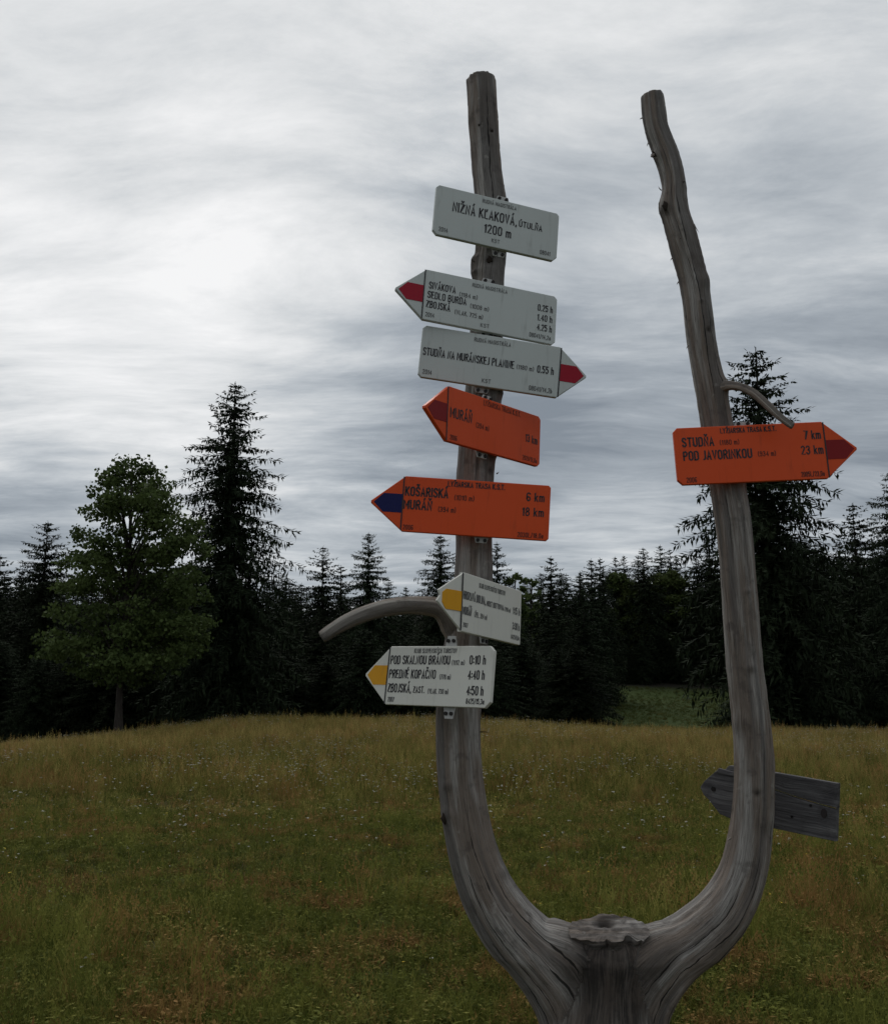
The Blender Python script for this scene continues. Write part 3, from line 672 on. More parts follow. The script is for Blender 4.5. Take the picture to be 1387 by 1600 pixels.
sign('trail_arrow_sign', (0.2979, -0.0323, 0.0856, 0.1753, 3.3748, 2.9543, 0.5214, 0.1969), 'white arrow sign pointing left with red stripe reading SIVÁKOVA, SEDLO BURDA, ZBOJSKÁ', M_WHITE,
     [(RM, .35, .61, .12, .07, F_), ('SIVÁKOVA', .035, .225, .30, .125), ('(1184 m)', .26, .39, .36, .08, F_), ('SEDLO BURDA', .03, .31, .49, .125), ('(1008 m)', .345, .48, .55, .08, F_), ('ZBOJSKÁ', .025, .195, .68, .125), ('(VLAK. 725 m)', .235, .44, .73, .08, F_),
      ('0.25 h', .855, .965, .30, .12), ('1.40 h', .855, .965, .50, .12), ('4.25 h', .855, .965, .70, .12), ('2014', .025, .085, .89, .08, F_), ('KST', .43, .49, .89, .07, F_), ('08041/14,2a', .80, .96, .885, .08, F_)],
     'left', M_RED, tabs=[(-.01, True, .036, .024, 0)], group='arrow signs on the forked post')
sign('trail_arrow_sign', (0.1894, 0.0092, 0.0958, 0.1718, 3.3735, 2.7451, 0.5242, 0.1967), 'white arrow sign pointing right with red stripe reading STUDŇA NA MURÁNSKEJ PLANINE', M_WHITE,
     [(RM, .37, .63, .12, .07, F_), ('STUDŇA NA MURÁNSKEJ PLANINE', .02, .665, .50, .135, M_INK, .155), ('(1180 m)', .69, .81, .52, .08, F_), ('0.55 h', .84, .955, .50, .13), ('2014', .03, .09, .89, .08, F_), ('KST', .45, .51, .89, .07, F_), ('08041/14,2b', .79, .955, .89, .085, F_)],
     'right', M_RED, tabs=[(-.02, False, .034, .020, 0), (-.02, True, .036, .014, 0)], group='arrow signs on the forked post')
sign('trail_arrow_sign', (0.7899, 0.0324, 0.025, 0.1888, 3.3704, 2.492, 0.5031, 0.1952), 'short-looking orange arrow sign with dark red stripe reading only MURÁŇ 13 km', M_ORANGE,
     [(LT, .36, .76, .09, .09, R_), ('MURÁŇ', .03, .24, .46, .17), ('(394 m)', .29, .42, .55, .09, R_), ('13 km', .83, .96, .50, .14), ('2006', .035, .10, .91, .08, R_), ('2021/13,0a', .80, .96, .90, .08, R_)],
     'left', M_DRED, tabs=[(-.03, True, .036, .02, 0), (-.05, False, .036, .02, 0)], group='arrow signs on the forked post')
sign('trail_arrow_sign', (0.0104, -0.0016, 0.0657, 0.1137, 3.3316, 2.1908, 0.5192, 0.1987), 'orange arrow sign with dark blue stripe pointing left reading KOŠARISKÁ and MURÁŇ', M_ORANGE,
     [(LT, .30, .685, .09, .085, M_INK, .2), ('KOŠARISKÁ', .015, .30, .27, .15, M_INK, .19), ('(1010 m)', .35, .48, .33, .085, R_), ('MURÁŇ', .01, .195, .51, .15, M_INK, .19), ('(394 m)', .245, .36, .56, .085, R_),
      ('6 km', .84, .955, .23, .14), ('18 km', .815, .955, .50, .14), ('2006', .015, .08, .92, .08, R_), ('2030L/18,0a', .79, .96, .92, .08, R_)],
     'left', M_BLUE, tabs=[(.025, False, .030, .020, 0)], ch=(.008, .01, .01, .008), arrow_len=.112, group='arrow signs on the forked post')
sign('trail_arrow_sign', (0.9886, 0.0004, 0.0863, 0.1709, 3.3605, 1.8346, 0.4048, 0.1989), 'white arrow sign turned sharply away, its yellow tip chipped, reading HRDZAVÁ DOLINA', M_WHITE2,
     [(KT, .26, .70, .14, .075, F_), ('HRDZAVÁ DOLINA,', .02, .37, .38, .12, F_, .19), ('MOST DOTTOVNA', .39, .68, .41, .085, F_, .19), ('(790 m)', .70, .80, .42, .07, F_), ('1:15 h', .85, .97, .40, .12, F_), ('MURÁŇ', .02, .15, .64, .12, F_, .19), ('(ŽEL. 394 m)', .20, .40, .66, .08, F_),
      ('3:30 h', .85, .97, .68, .12, F_), ('2007', .03, .10, .88, .07, F_), ('8425/8,8a', .83, .97, .88, .075, F_)],
     'left', M_YEL, tabs=[(-.02, False, .03, .02, 0)], ch=(.004, .01, .01, .004), arrow_len=.105, bend=.35, broken=True, group='arrow signs on the forked post')
sign('trail_arrow_sign', (-0.5955, -0.1399, 0.0141, -0.0205, 3.2807, 1.6079, 0.4265, 0.202), 'lowest white arrow sign on the left limb, yellow stripe, reading POD SKALNOU BRÁNOU', M_WHITE2,
     [(KT, .25, .66, .08, .07, F_), ('POD SKALNOU BRÁNOU', .02, .60, .235, .135), ('(1112 m)', .625, .74, .275, .075, F_), ('0:10 h', .79, .93, .23, .135), ('PREDNÉ KOPAČNO', .02, .475, .475, .135), ('(778 m)', .52, .62, .515, .075, F_), ('4:40 h', .785, .93, .475, .135),
      ('ZBOJSKÁ,', .02, .25, .715, .135), ('ZAST.', .275, .38, .735, .10), ('(VLAK. 730 m)', .42, .61, .755, .075, F_), ('4:50 h', .785, .93, .73, .135), ('2007', .03, .09, .91, .075, F_), ('8425/15,3a', .785, .945, .90, .08, M_INK, .15)],
     'left', M_YEL, tabs=[(.03, True, .026, .038, 0), (.045, False, .026, .038, 0)], ch=(.017, .01, .01, .020), arrow_len=.10, group='arrow signs on the forked post', shift=1.012)
sign('trail_arrow_sign', (-0.0134, -0.0275, -0.0435, 1.0961, 3.3474, 2.394, 0.5368, 0.2104), 'orange arrow sign pointing right on the right limb, reading STUDŇA, POD JAVORINKOU', M_ORANGE,
     [(LT, .315, .685, .085, .08, M_INK, .2), ('STUDŇA', .055, .26, .26, .145, M_INK, .19), ('(1180 m)', .305, .43, .29, .08, R_), ('POD JAVORINKOU', .055, .505, .50, .145, M_INK, .19), ('(934 m)', .55, .665, .52, .08, R_), ('7 km', .87, .975, .225, .14), ('23 km', .84, .98, .49, .14), ('2006', .06, .125, .92, .08, R_), ('2005L/23,0a', .82, .97, .91, .08, R_)],
     'right', M_DRED, tabs=[(-.01, True, .040, .018, 0)], ch=(.01, .014, .018, .01), arrow_len=.112, group='arrow signs on the forked post')

# old wooden arrow board behind the right limb, three weathered boards' grain and a long split
def wood_board_mat():
    m, w, b = new_mat('old_board_wood', .85, .2)
    tc = w.new('ShaderNodeTexCoord'); o = tc.outputs['Object']
    o2 = w.vmath('ADD', o, w.vmath('MULTIPLY', w.vmath('SUBTRACT', w.noise(o, 6, 2, .5, out='Color'), (.5, .5, .5)), (.0, .0, .03)))
    g1 = w.noise(w.mapping(o2, scale=(3, 20, 75)), 1, 5, .65); g2 = w.noise(w.mapping(o2, scale=(6, 40, 230)), 1, 3, .6); p = w.noise(o, 9, 4, .6)
    c = w.ramp(g1, [(.3, (.035, .032, .034)), (.5, (.085, .082, .085)), (.7, (.16, .155, .155))])
    c = w.mix(w.mr(p, .5, .7, 0, .5), c, (.03, .028, .032, 1))
    w.l.new(c, b.inputs['Base Color'])
    bump = w.new('ShaderNodeBump'); bump.inputs['Strength'].default_value = 1; bump.inputs['Distance'].default_value = .006
    w.l.new(w.math('ADD', g1, w.math('MULTIPLY', g2, .4)), bump.inputs['Height']); w.l.new(bump.outputs[0], b.inputs['Normal'])
    return m
M_BOARD = wood_board_mat()
q = Vector((1.2147, 3.6394, 1.1594 - EYE)) * .975
board = empty('wooden_arrow_board', (q.x, q.y, q.z + EYE)); board.rotation_mode = 'QUATERNION'
board.rotation_quaternion = (Matrix.Rotation(-.7628, 3, 'Z') @ Matrix.Rotation(-.0293, 3, 'X') @ Matrix.Rotation(.0938, 3, 'Y')).to_quaternion()
tag(board, 'old unpainted grey wooden arrow board, split and pointing left, behind the right limb', 'sign')
def splitline(x): return .038 - .018 * math.sin((x + .05) * 6) - .05 * x
xs_ = [(-.24 + .05 * k) for k in range(10)] + [.213]
lo = [(-.30, -.005), (-.285, -.03), (-.262, -.045), (-.215, -.088), (-.16, -.098)] + [(.213, -.098)]
up_edge = [(x, splitline(x) - .0025) for x in xs_][::-1]
obj('plank', prism('plank', lo + [(.213, .02)] + up_edge[1:] + [(-.285, .02)], 0, .028, M_BOARD, .003), board)
upl = [(x, splitline(x) + .0025) for x in xs_ if x > -.18] + [(.213, .095), (-.14, .096), (-.19, .092), (-.205, .075)]
obj('plank', prism('plank', upl, .003, .030, M_BOARD, .003), board)
obj('split_piece', prism('split_piece', [(-.235, .062), (-.05, .048), (-.05, .064), (-.225, .078)], -.008, .004, M_BOARD, .003), board)
obj('screw', disc('screw', .009, -.003, .002, M_BOLT), board, (-.245, 0, -.002))
M_KNOT, w_, b_ = new_mat('dark_knot', .9, .1); b_.inputs['Base Color'].default_value = (.035, .030, .030, 1)
kn = obj('knot', disc('knot', .020, -.003, .004, M_BOLT, 12), board, (.172, 0, -.012)); kn.scale = (.55, 1, .8); kn.data.materials[0] = M_KNOT
for x_, z_ in ((.125, .005), (.06, -.045)): obj('screw', disc('screw', .005, -.003, .002, M_BOLT), board, (x_, 0, z_))

# ------------------------------------------------------------------ spruces
def mat_leaf(name, dark, light, rough=.6, vary=.5, trans=.0):
    m, w, b = new_mat(name, rough, .05)
    oi = w.new('ShaderNodeObjectInfo'); g = w.new('ShaderNodeNewGeometry')
    n = w.noise(g.outputs['Position'], .9, 3, .6); n2 = w.noise(g.outputs['Position'], 6, 2, .6)
    f = w.math('ADD', w.math('MULTIPLY', w.mr(n, .3, .7), .55), w.math('MULTIPLY', n2, .45))
    c = w.mix(f, (*dark, 1), (*light, 1))
    hs = w.new('ShaderNodeHueSaturation'); w.l.new(c, hs.inputs['Color'])
    w.l.new(w.math('MULTIPLY_ADD', oi.outputs['Random'], .05 * vary, .5 - .025 * vary), hs.inputs['Hue'])
    w.l.new(w.math('MULTIPLY_ADD', oi.outputs['Random'], .7 * vary, 1 - .35 * vary), hs.inputs['Value'])
    w.l.new(hs.outputs[0], b.inputs['Base Color'])
    if trans:
        tr = w.new('ShaderNodeBsdfTranslucent'); w.l.new(hs.outputs[0], tr.inputs[0])
        mx = w.new('ShaderNodeMixShader'); mx.inputs[0].default_value = trans
        out = w.n['Material Output']; w.l.new(b.outputs[0], mx.inputs[1]); w.l.new(tr.outputs[0], mx.inputs[2]); w.l.new(mx.outputs[0], out.inputs[0])
    return m
M_NEEDLE = mat_leaf('spruce_needles', (.009, .013, .008), (.028, .040, .020), .75)
M_BARK, w_, b_ = new_mat('bark', .9, .1)
g_ = w_.new('ShaderNodeTexCoord'); nn = w_.noise(w_.mapping(g_.outputs['Object'], scale=(9, 9, 2)), 1, 5, .65)
w_.l.new(w_.ramp(nn, [(.3, (.018, .015, .013)), (.7, (.060, .052, .045))]), b_.inputs['Base Color'])

def spruce_mesh(seed, H=1.0, halfw=.19, whorls=46, top_open=.5, ragged=.35, base=.02, detail=1.0, wid=1.0):
    """unit-height spruce: drooping whorled boughs with hanging sprays made of many small needle slivers"""
    r = np.random.default_rng(seed); tris = []
    def spray(p, d, ln, wd):
        """a needle spray: long narrow triangle pair with ragged tip"""
        d = d / (np.linalg.norm(d) + 1e-9); s = np.cross(d, [r.normal(0, .6), r.normal(0, .6), 1.0]); s /= np.linalg.norm(s) + 1e-9
        m = p + d * ln * .45
        wd = wd * wid
        tris.append((p - s * wd * .35, m + s * wd, p + d * ln)); tris.append((p + s * wd * .35, m - s * wd, p + d * ln * .85))
    for k in range(whorls):
        q = (k + r.random() * .6) / whorls; h = 1 - (1 - base) * q ** 1.08 - .006
        env = halfw * min(1, q / .6) ** .66 * (1 - .12 * max(0, q - .75) / .25); wsp = 1.0 / whorls
        nb = int((4.2 + 5.5 * min(1, q * 3)) * detail); off = r.random() * 6.28
        for j in range(nb):
            az = off + j * 6.283 / nb + r.normal(0, .18)
            L = env * (1 + r.normal(0, ragged * .45)) + .006; L = min(L, env * 1.28 + .006); hj = h + wsp * r.uniform(-.75, .75) * min(1, .35 + q * 5)
            L = max(L, .008)
            if r.random() < .07: L *= .5
            out = np.array([math.cos(az), math.sin(az), 0]); side = np.array([-math.sin(az), math.cos(az), 0])
            up0 = .85 - 1.35 * min(1, q * 1.7)      # ascending near the top, drooping low down
            ns = max(3, int(L / (.0078 * (.6 + .4 * wid)) * (.85 if detail >= 1 else .6)))
            for i in range(ns):
                t = (i + .5) / ns; x = L * t
                zz = up0 * x * .55 - (.35 * x * x / max(L, .01)) * (.3 + q) + .28 * L * max(0, t - .7) ** 1.0 * q
                p = np.array([0, 0, min(.992, hj + zz)]) + out * x
                sl = (.016 + .16 * L * (1 - t) ** .8) * r.uniform(.6, 1.25)
                for sg in (-1, 1):
                    if r.random() < .86:
                        dirv = out * r.uniform(.45, .9) + side * sg * r.uniform(.6, 1.0) + np.array([0, 0, r.uniform(-.55, .1)])
                        spray(p, dirv, sl, .0037)
                hang = (.009 + .024 * min(1, q * 1.6)) * r.uniform(.4, 1.3)
                spray(p + out * r.normal(0, .004) - side * r.normal(0, sl * .35), np.array([r.normal(0, .35), r.normal(0, .35), -1]), hang * .9, .0042)
                if t < .5: spray(p, np.array([r.normal(0, 1), r.normal(0, 1), r.normal(-.3, .6)]), .022 * min(1, .3 + q * 2), .0075)
                spray(p + side * r.normal(0, sl * .3), np.array([r.normal(0, .25), r.normal(0, .25), -1]) + out * .15, hang, .0038)
                if t > .85: spray(p, out + np.array([0, 0, .1 + .3 * (1 - q)]), .018, .003)
    for i in range(14):  # leader
        p = np.array([0, 0, 1 - .003 * i]); a = r.random() * 6.28
        spray(p, np.array([math.cos(a) * .6, math.sin(a) * .6, .8]), .010, .0016)
    V = np.array(tris).reshape(-1, 3); F = np.arange(len(V)).reshape(-1, 3)
    return fast_mesh('crown', V, F, M_NEEDLE)
def trunk_mesh(r0=.013, H=1.0, mat=None, n=7, lean=0):
    V = []; F = []
    for k in range(6):
        q = k / 5; rr = r0 * (1 - q) ** .8 + .0008
        for s in range(n):
            a = 6.283 * s / n; V.append((rr * math.cos(a) + lean * q, rr * math.sin(a), H * q))
    for k in range(5):
        for s in range(n): F.append((k*n+s, k*n+(s+1) % n, (k+1)*n+(s+1) % n, (k+1)*n+s))
    return mesh_from('trunk', V, F, mat or M_BARK, True)
SPR = [spruce_mesh(21, halfw=.180, whorls=54, ragged=.42, wid=.68), spruce_mesh(22, halfw=.20, whorls=46, ragged=.45, wid=.68), spruce_mesh(23, halfw=.185, whorls=42, ragged=.4, detail=.9), spruce_mesh(24, halfw=.205, whorls=44, ragged=.45, detail=.9), spruce_mesh(25, halfw=.165, whorls=44, ragged=.4, detail=.9), spruce_mesh(31, halfw=.185, whorls=48, ragged=.5, detail=1.0, wid=.78)]
TRK = trunk_mesh()

def spruce(u, vtop, Y, kind, label, wide=1.0, group='spruces at the edge of the meadow', rot=None):
    t = P(u, vtop, Y); gz = float(ground_z(t.x, Y)); Ht = t.z - gz
    root = empty('spruce_tree', (t.x, Y, gz)); root.rotation_euler = (0, 0, random.uniform(0, 6.28) if rot is None else rot)
    root.scale = (Ht * wide, Ht * wide, Ht)
    tag(root, label, 'tree', group)
    obj('trunk', TRK, root); obj('crown', SPR[kind], root)
    return root

NAMED = [
 (368, 598, 41, 0, 1.02, 'tallest dark spruce at the left, beside the broadleaf tree'),
 (75, 815, 52, 1, 1.0, 'dark spruce left of the broadleaf tree, its tip clear of the crown'),
 (1, 868, 56, 2, 1.1, 'spruce cut by the left edge of the picture'),
 (36, 900, 60, 3, 1.2, 'low spruce between the left edge and the bushy spruce'),
 (1180, 545, 40, 5, 1.10, 'tallest spruce at the right, rising behind the right limb and its orange sign'),
 (1331, 787, 50, 3, .95, 'narrow spruce second from the right edge, with a clear pointed tip'),
 (1392, 735, 44, 1, .9, 'tall spruce cut by the right edge of the picture'),
 (1272, 850, 58, 2, 1.1, 'lower spruce filling the gap right of the tallest right spruce'),
 (1106, 842, 104, 3, 1.3, 'lower spruce left of the right limb'),
 (505, 854, 62, 3, .95, 'slim spruce above the branch, left of the two middle spruces'),
 (533, 884, 68, 4, 1.2, 'small spruce top between the slim spruce and the broader middle spruce'),
 (576, 832, 58, 1, .82, 'broader spruce above the arching branch, highest between the left spruce and the post'),
 (607, 905, 74, 2, 1.1, 'spruce top right of the broader middle spruce'),
 (634, 917, 84, 4, 1.1, 'tiny spruce tip showing just left of the post behind the branch'),
 (688, 836, 50, 1, .95, 'ragged spruce close behind the left limb under the blue-striped sign'),
 (776, 848, 60, 2, .8, 'spruce showing just right of the left limb under the orange sign'),
 (448, 902, 62, 3, 1.1, 'low spruce touching the tallest left spruce on its right'),
 (471, 912, 72, 4, 1.2, 'small spruce top between the tallest left spruce and the slim spruce'),
 (860, 870, 66, 4, 1.1, 'pointed slim spruce standing clear right of the white yellow-tipped sign'),
 (884, 897, 80, 2, .9, 'low spruce tip right of the pointed slim spruce'),
 (906, 893, 86, 4, 1.0, 'spruce tip left of the twin tips in the middle forest'),
 (923, 874, 84, 4, 1.1, 'left one of the twin spruce tips in the middle forest'),
 (937, 872, 88, 4, 1.0, 'right one of the twin spruce tips in the middle forest'),
 (961, 870, 106, 4, .9, 'spruce tip above the pale green broadleaf crown'),
 (974, 868, 107, 4, .9, 'thin spruce tip behind the pale green broadleaf crown'),
 (1004, 856, 103, 2, 1.05, 'darkest middle-forest spruce, between the two pale green broadleaf crowns'),
 (1031, 852, 112, 4, 1.0, 'far spruce tip rising over the right pale green broadleaf crown'),
 (1046, 858, 113, 4, .9, 'small far spruce tip beside the right pale green broadleaf crown'),
]
for u, v, Y, k, wd, lab in NAMED: spruce(u, v, Y, k, lab, wd)
# the rest of the wood behind, every tree its own; labels by depth and stretch of the wood
SKY_V = lambda u: float(np.interp(u, [-300, 0, 60, 140, 260, 430, 480, 560, 640, 700, 800, 880, 950, 1000, 1080, 1130, 1250, 1300, 1387, 1700], [880, 905, 890, 900, 880, 905, 925, 925, 935, 915, 905, 905, 895, 880, 870, 850, 850, 860, 850, 800]))
rr = random.Random(77)
nfill = 0
def zone(u):
    for lim, nm in ((60, 'at the left edge'), (260, 'behind the broadleaf tree'), (450, 'behind the tallest left spruce'), (560, 'behind the arching branch'), (700, 'just left of the post'),
                    (850, 'just right of the left limb'), (985, 'between the two limbs'), (1165, 'around the green clearing'), (1290, 'right of the right limb')):
        if u < lim: return nm
    return 'at the right edge'
for row, (Y, du, dv0, dv1) in enumerate([(49, 72, 75, 150), (57, 58, 30, 90), (68, 46, 12, 50), (84, 34, -6, 26), (108, 28, -14, 12)]):
    u = -200 + rr.random() * du
    while u < 1600:
        yy = Y + rr.uniform(-4, 4)
        open_meadow = 930 < u < 1195 and yy < 103
        if row == 0 and 620 < u < 980: yy += 3
        if not open_meadow:
            v = SKY_V(u) + rr.uniform(dv0, dv1)
            dl = ['low dark front-row spruce ', 'dark second-row spruce ', 'dark spruce midway into the wood ', 'spruce deep in the wood ', 'far back-row spruce '][row]
            spruce(u, v, yy, rr.choice([1, 2, 3, 3]) if row < 2 else rr.choice([2, 3, 4]), dl + zone(u), rr.uniform(.95, 1.5), 'dark spruces ' + zone(u) + ', row ' + str(row + 1)); nfill += 1
        u += du * rr.uniform(.7, 1.3)
# low bushy spruces hiding the feet of the wood
for u in list(range(-140, 950, 50)) + list(range(1190, 1560, 50)):
    uu = u + rr.uniform(-14, 14); yy = 44.5 + rr.uniform(-1.5, 2.5) if uu < 960 else 44 + rr.uniform(0, 3)
    spruce(uu, 1010 + rr.uniform(-30, 28), yy, rr.choice([0, 1]), 'low bushy spruce at the meadow edge ' + zone(uu), rr.uniform(1.5, 2.2), 'low bushy spruces at the meadow edge ' + zone(uu))
for u, v, Y in [(1060, 1000, 101), (1090, 985, 102), (1030, 990, 102), (1000, 1000, 100), (1120, 985, 101), (975, 1005, 100), (1075, 960, 103), (1108, 950, 104), (1045, 965, 105), (1015, 965, 104)]:
    spruce(u, v, Y, 1, 'bushy spruce at the far side of the small green clearing', 1.7, 'bushy spruces beyond the green clearing')

# ------------------------------------------------------------------ broadleaf trees
M_MAPLE = mat_leaf('maple_leaves', (.026, .040, .013), (.088, .120, .038), .6, .3, .25)
M_PALE = mat_leaf('pale_broadleaf_leaves', (.030, .045, .014), (.075, .095, .030), .6, .4, .2)
def limb_tube(pts, rads, V, F, n=6):
    o = len(V)
    for k, (p, r0) in enumerate(zip(pts, rads)):
        for s in range(n):
            a = 6.283 * s / n; V.append((p[0] + r0 * math.cos(a), p[1] + r0 * math.sin(a), p[2]))
    for k in range(len(pts) - 1):
        for s in range(n): F.append((o+k*n+s, o+k*n+(s+1) % n, o+(k+1)*n+(s+1) % n, o+(k+1)*n+s))
def leaf_cloud(clumps, per, size, r):
    """many small bent leaves round clump centres, denser on the shell of every clump"""
    V = []
    for (cx, cy, cz, cr) in clumps:
        n = int(per * (cr / .8) ** 2)
        d = r.normal(size=(n, 3)); d /= np.linalg.norm(d, axis=1)[:, None]; d[:, 2] *= .62
        rad = cr * r.uniform(.35, 1.0, n) ** .5 * (1 + .22 * r.normal(size=n))
        p = np.array([cx, cy, cz]) + d * rad[:, None]
        a = r.normal(size=(n, 3)); a[:, 2] -= .5; a /= np.linalg.norm(a, axis=1)[:, None]
        b = np.cross(a, r.normal(size=(n, 3))); b /= np.linalg.norm(b, axis=1)[:, None] + 1e-9
        s = (size * r.uniform(.55, 1.2, n))[:, None]
        V.append(np.stack([p, p + a*s*.55 + b*s*.5, p + a*s*1.1, p + a*s*.5 - b*s*.5], 1).reshape(-1, 3))
    V = np.concatenate(V); return V, np.arange(len(V)).reshape(-1, 4)

def maple():
    Y = 33.0; r = np.random.default_rng(4)
    def W(u, v, dy=0): p = P(u, v, Y + dy); return np.array(p)
    b = P(187, 1122, Y); gz = float(ground_z(b.x, Y)); base = np.array([b.x, Y, gz])
    root = empty('maple_tree', tuple(base)); tag(root, 'broadleaf tree with green leafy crown and bare lower stem, alone before the left spruces', 'tree')
    TV, TF = [], []
    stem = [base - [0, 0, .1], W(186, 1100), W(188, 1050), W(196, 960), W(202, 880), W(205, 800), W(206, 740)]
    limb_tube(stem, [.20, .115, .10, .085, .065, .045, .02], TV, TF, 8)
    clumps = []
    # limbs and clump centres read as (u, v, dy, clump radius m)
    data = [(206, 728, 0, .62), (232, 745, .5, .6), (178, 742, -.4, .55), (252, 760, .2, .45), (160, 765, .3, .5), (262, 790, -.5, .55), (150, 800, -.2, .5), (205, 770, .8, .5), (230, 790, -.9, .45), (178, 800, .7, .45), (290, 830, .3, .65), (135, 838, .2, .55), (155, 855, -.9, .5),
            (268, 858, -.6, .5), (310, 855, -.2, .5), (118, 875, .4, .6), (150, 900, -.7, .65), (285, 900, .6, .6), (300, 930, -.5, .6), (110, 920, -.3, .55), (175, 920, 1.0, .6), (260, 940, 1.1, .6), (95, 955, .3, .5), (130, 960, -.9, .65), (215, 950, -1.2, .55), (245, 975, -.8, .6),
            (310, 975, .2, .5), (80, 995, .2, .5), (110, 1010, -.7, .6), (150, 1000, .9, .7), (200, 1000, 1.1, .6), (165, 1030, -.9, .6), (270, 1010, .5, .6), (225, 1030, -.6, .45), (72, 1020, -.3, .32), (125, 1042, .1, .42), (300, 1015, -.4, .4), (238, 1050, .6, .4), (188, 870, -.8, .33), (225, 905, .9, .35), (190, 1055, -1.0, .45), (165, 1062, .8, .4), (215, 1062, .2, .38), (140, 1050, -.4, .4), (188, 1040, -1.4, .5), (170, 958, -.2, .5), (235, 855, .9, .3)]
    for _ in range(90):
        v = 740 + 300 * r.random() ** .75; hw_ = float(np.interp(v, [705, 740, 800, 860, 930, 1000, 1050], [12, 42, 62, 92, 108, 122, 95])); cxx = float(np.interp(v, [705, 850, 1000], [207, 210, 188]))
        data.append((cxx + hw_ * r.uniform(-1, 1) * .92, v, r.uniform(-1.9, 1.9), r.uniform(.3, .6)))
    for (u, v, dy, cr) in data:
        c = W(u, v, dy); hv = min(1050, v + 60 + abs(u - 200) * .35); s0 = W(float(np.interp(hv, [740, 960, 1100], [206, 196, 187])), hv)
        mid = s0 * .45 + c * .55 + np.array([0, 0, .25]); limb_tube([s0, mid, c + [0, 0, .1]], [.036, .022, .008], TV, TF, 5)
        clumps.append((*c, cr))
        for _ in range(4):
            e = r.normal(size=3); e /= np.linalg.norm(e); e[2] *= .6; e2 = c + e * cr * 1.0
            limb_tube([c, e2], [.012, .004], TV, TF, 3); clumps.append((*(e2), cr * r.uniform(.28, .48)))
    obj('trunk', mesh_from('trunk', TV, TF, M_BARK, True), None)
    tr = bpy.context.scene.collection.objects[-1]; attach(tr, root)
    V, F = leaf_cloud(clumps, 420, .125, r)
    attach(obj('crown', fast_mesh('crown', V, F, M_MAPLE)), root)
maple()
def bushy(u, vt, wpx, Y, label, seed, mat=M_PALE, group=None):
    r = np.random.default_rng(seed); t = P(u, vt, Y); gz = float(ground_z(t.x, Y)); Ht = t.z - gz; R = wpx * pix2m(t) / 2
    root = empty('broadleaf_tree', (t.x, Y, gz)); tag(root, label, 'tree', group)
    TV, TF = [], []; cl = []; limb_tube([(0, 0, 0), (0, 0, Ht * .5), (.1, 0, Ht * .9)], [.2, .13, .04], TV, TF, 6)
    for _ in range(34):
        a = r.random() * 6.28; q = r.uniform(.30, .93); rr_ = R * math.sin(math.pi * min(1, (q - .15) * 1.1)) ** .6 * r.uniform(.3, 1)
        c = (math.cos(a) * rr_, math.sin(a) * rr_, q * Ht); cl.append((*c, R * r.uniform(.2, .36))); limb_tube([(0, 0, c[2] - .8), c], [.05, .012], TV, TF, 3)
    obj('trunk', mesh_from('trunk', TV, TF, M_BARK, True), root)
    V, F = leaf_cloud(cl, 420, .26, r); obj('crown', fast_mesh('crown', V, F, mat), root)
bushy(965, 885, 60, 105, 'pale green broadleaf crown among the far spruces, left one of two', 1)
bushy(1040, 882, 85, 106, 'wider pale green broadleaf crown left of the tallest right spruce', 2)
bushy(802, 880, 42, 72, 'dark broadleaf crown just right of the yellow-striped sign on the skyline', 3, M_MAPLE)
bushy(828, 884, 36, 74, 'small open broadleaf crown between two spruces right of the post', 4, M_MAPLE)
bushy(985, 905, 60, 104, 'low greenish broadleaf crown under the darkest middle spruce', 5)

# ------------------------------------------------------------------ meadow grass and flowers (uncountable ground cover)
def mat_grass(name, kind):
    m, w, b = new_mat(name, .7, .04)
    pos, flat, sp, n1, n2, n3 = meadow_colour(w)
    oi = w.new('ShaderNodeObjectInfo'); rnd = w.new('ShaderNodeAttribute', attribute_name='tone'); rnd.attribute_type = 'INSTANCER'
    rv = rnd.outputs['Fac']
    dist = w.mr(sp.outputs[1], 5, 26)
    g1 = w.mix(rv, (.032, .046, .009, 1), (.215, .225, .050, 1))
    straw = w.mix(rv, (.125, .100, .030, 1), (.430, .345, .125, 1))
    rust = w.mix(rv, (.110, .055, .022, 1), (.330, .160, .070, 1))
    if kind == 'green': a0, a1 = .70, 1.02
    elif kind == 'straw': a0, a1 = .46, .92
    else: a0, a1 = .5, .8
    band = w.noise(w.mapping(flat, (2, 5, 0), (0, 0, .05), (.05, .28, 1)), 1.0, 3, .5)   # mown swathes running across
    f = w.math('MULTIPLY_ADD', dist, .30, w.math('MULTIPLY_ADD', n1, .55, w.math('MULTIPLY_ADD', band, .45, w.math('MULTIPLY', w.math('SUBTRACT', rv, .5), .22))))
    c = w.mix(w.mr(f, a0, a1), g1, straw)
    c = w.mix(w.mr(w.math('MULTIPLY_ADD', w.math('SUBTRACT', rv, .5), .14, n2), .51, .62, 0, .70), c, rust)
    w.l.new(c, b.inputs['Base Color'])
    tr = w.new('ShaderNodeBsdfTranslucent'); w.l.new(c, tr.inputs[0]); mx = w.new('ShaderNodeMixShader'); mx.inputs[0].default_value = .3
    w.l.new(b.outputs[0], mx.inputs[1]); w.l.new(tr.outputs[0], mx.inputs[2]); w.l.new(mx.outputs[0], w.n['Material Output'].inputs[0])
    return m
MG, MS, ML = mat_grass('green_blades', 'green'), mat_grass('dry_blades', 'straw'), mat_grass('herb_leaves', 'herb')
M_UMB, w_, b_ = new_mat('white_umbel', .7, .2); b_.inputs['Base Color'].default_value = (.34, .34, .29, 1)
M_YF, w_, b_ = new_mat('yellow_petals', .7, .2); b_.inputs['Base Color'].default_value = (.50, .36, .03, 1)

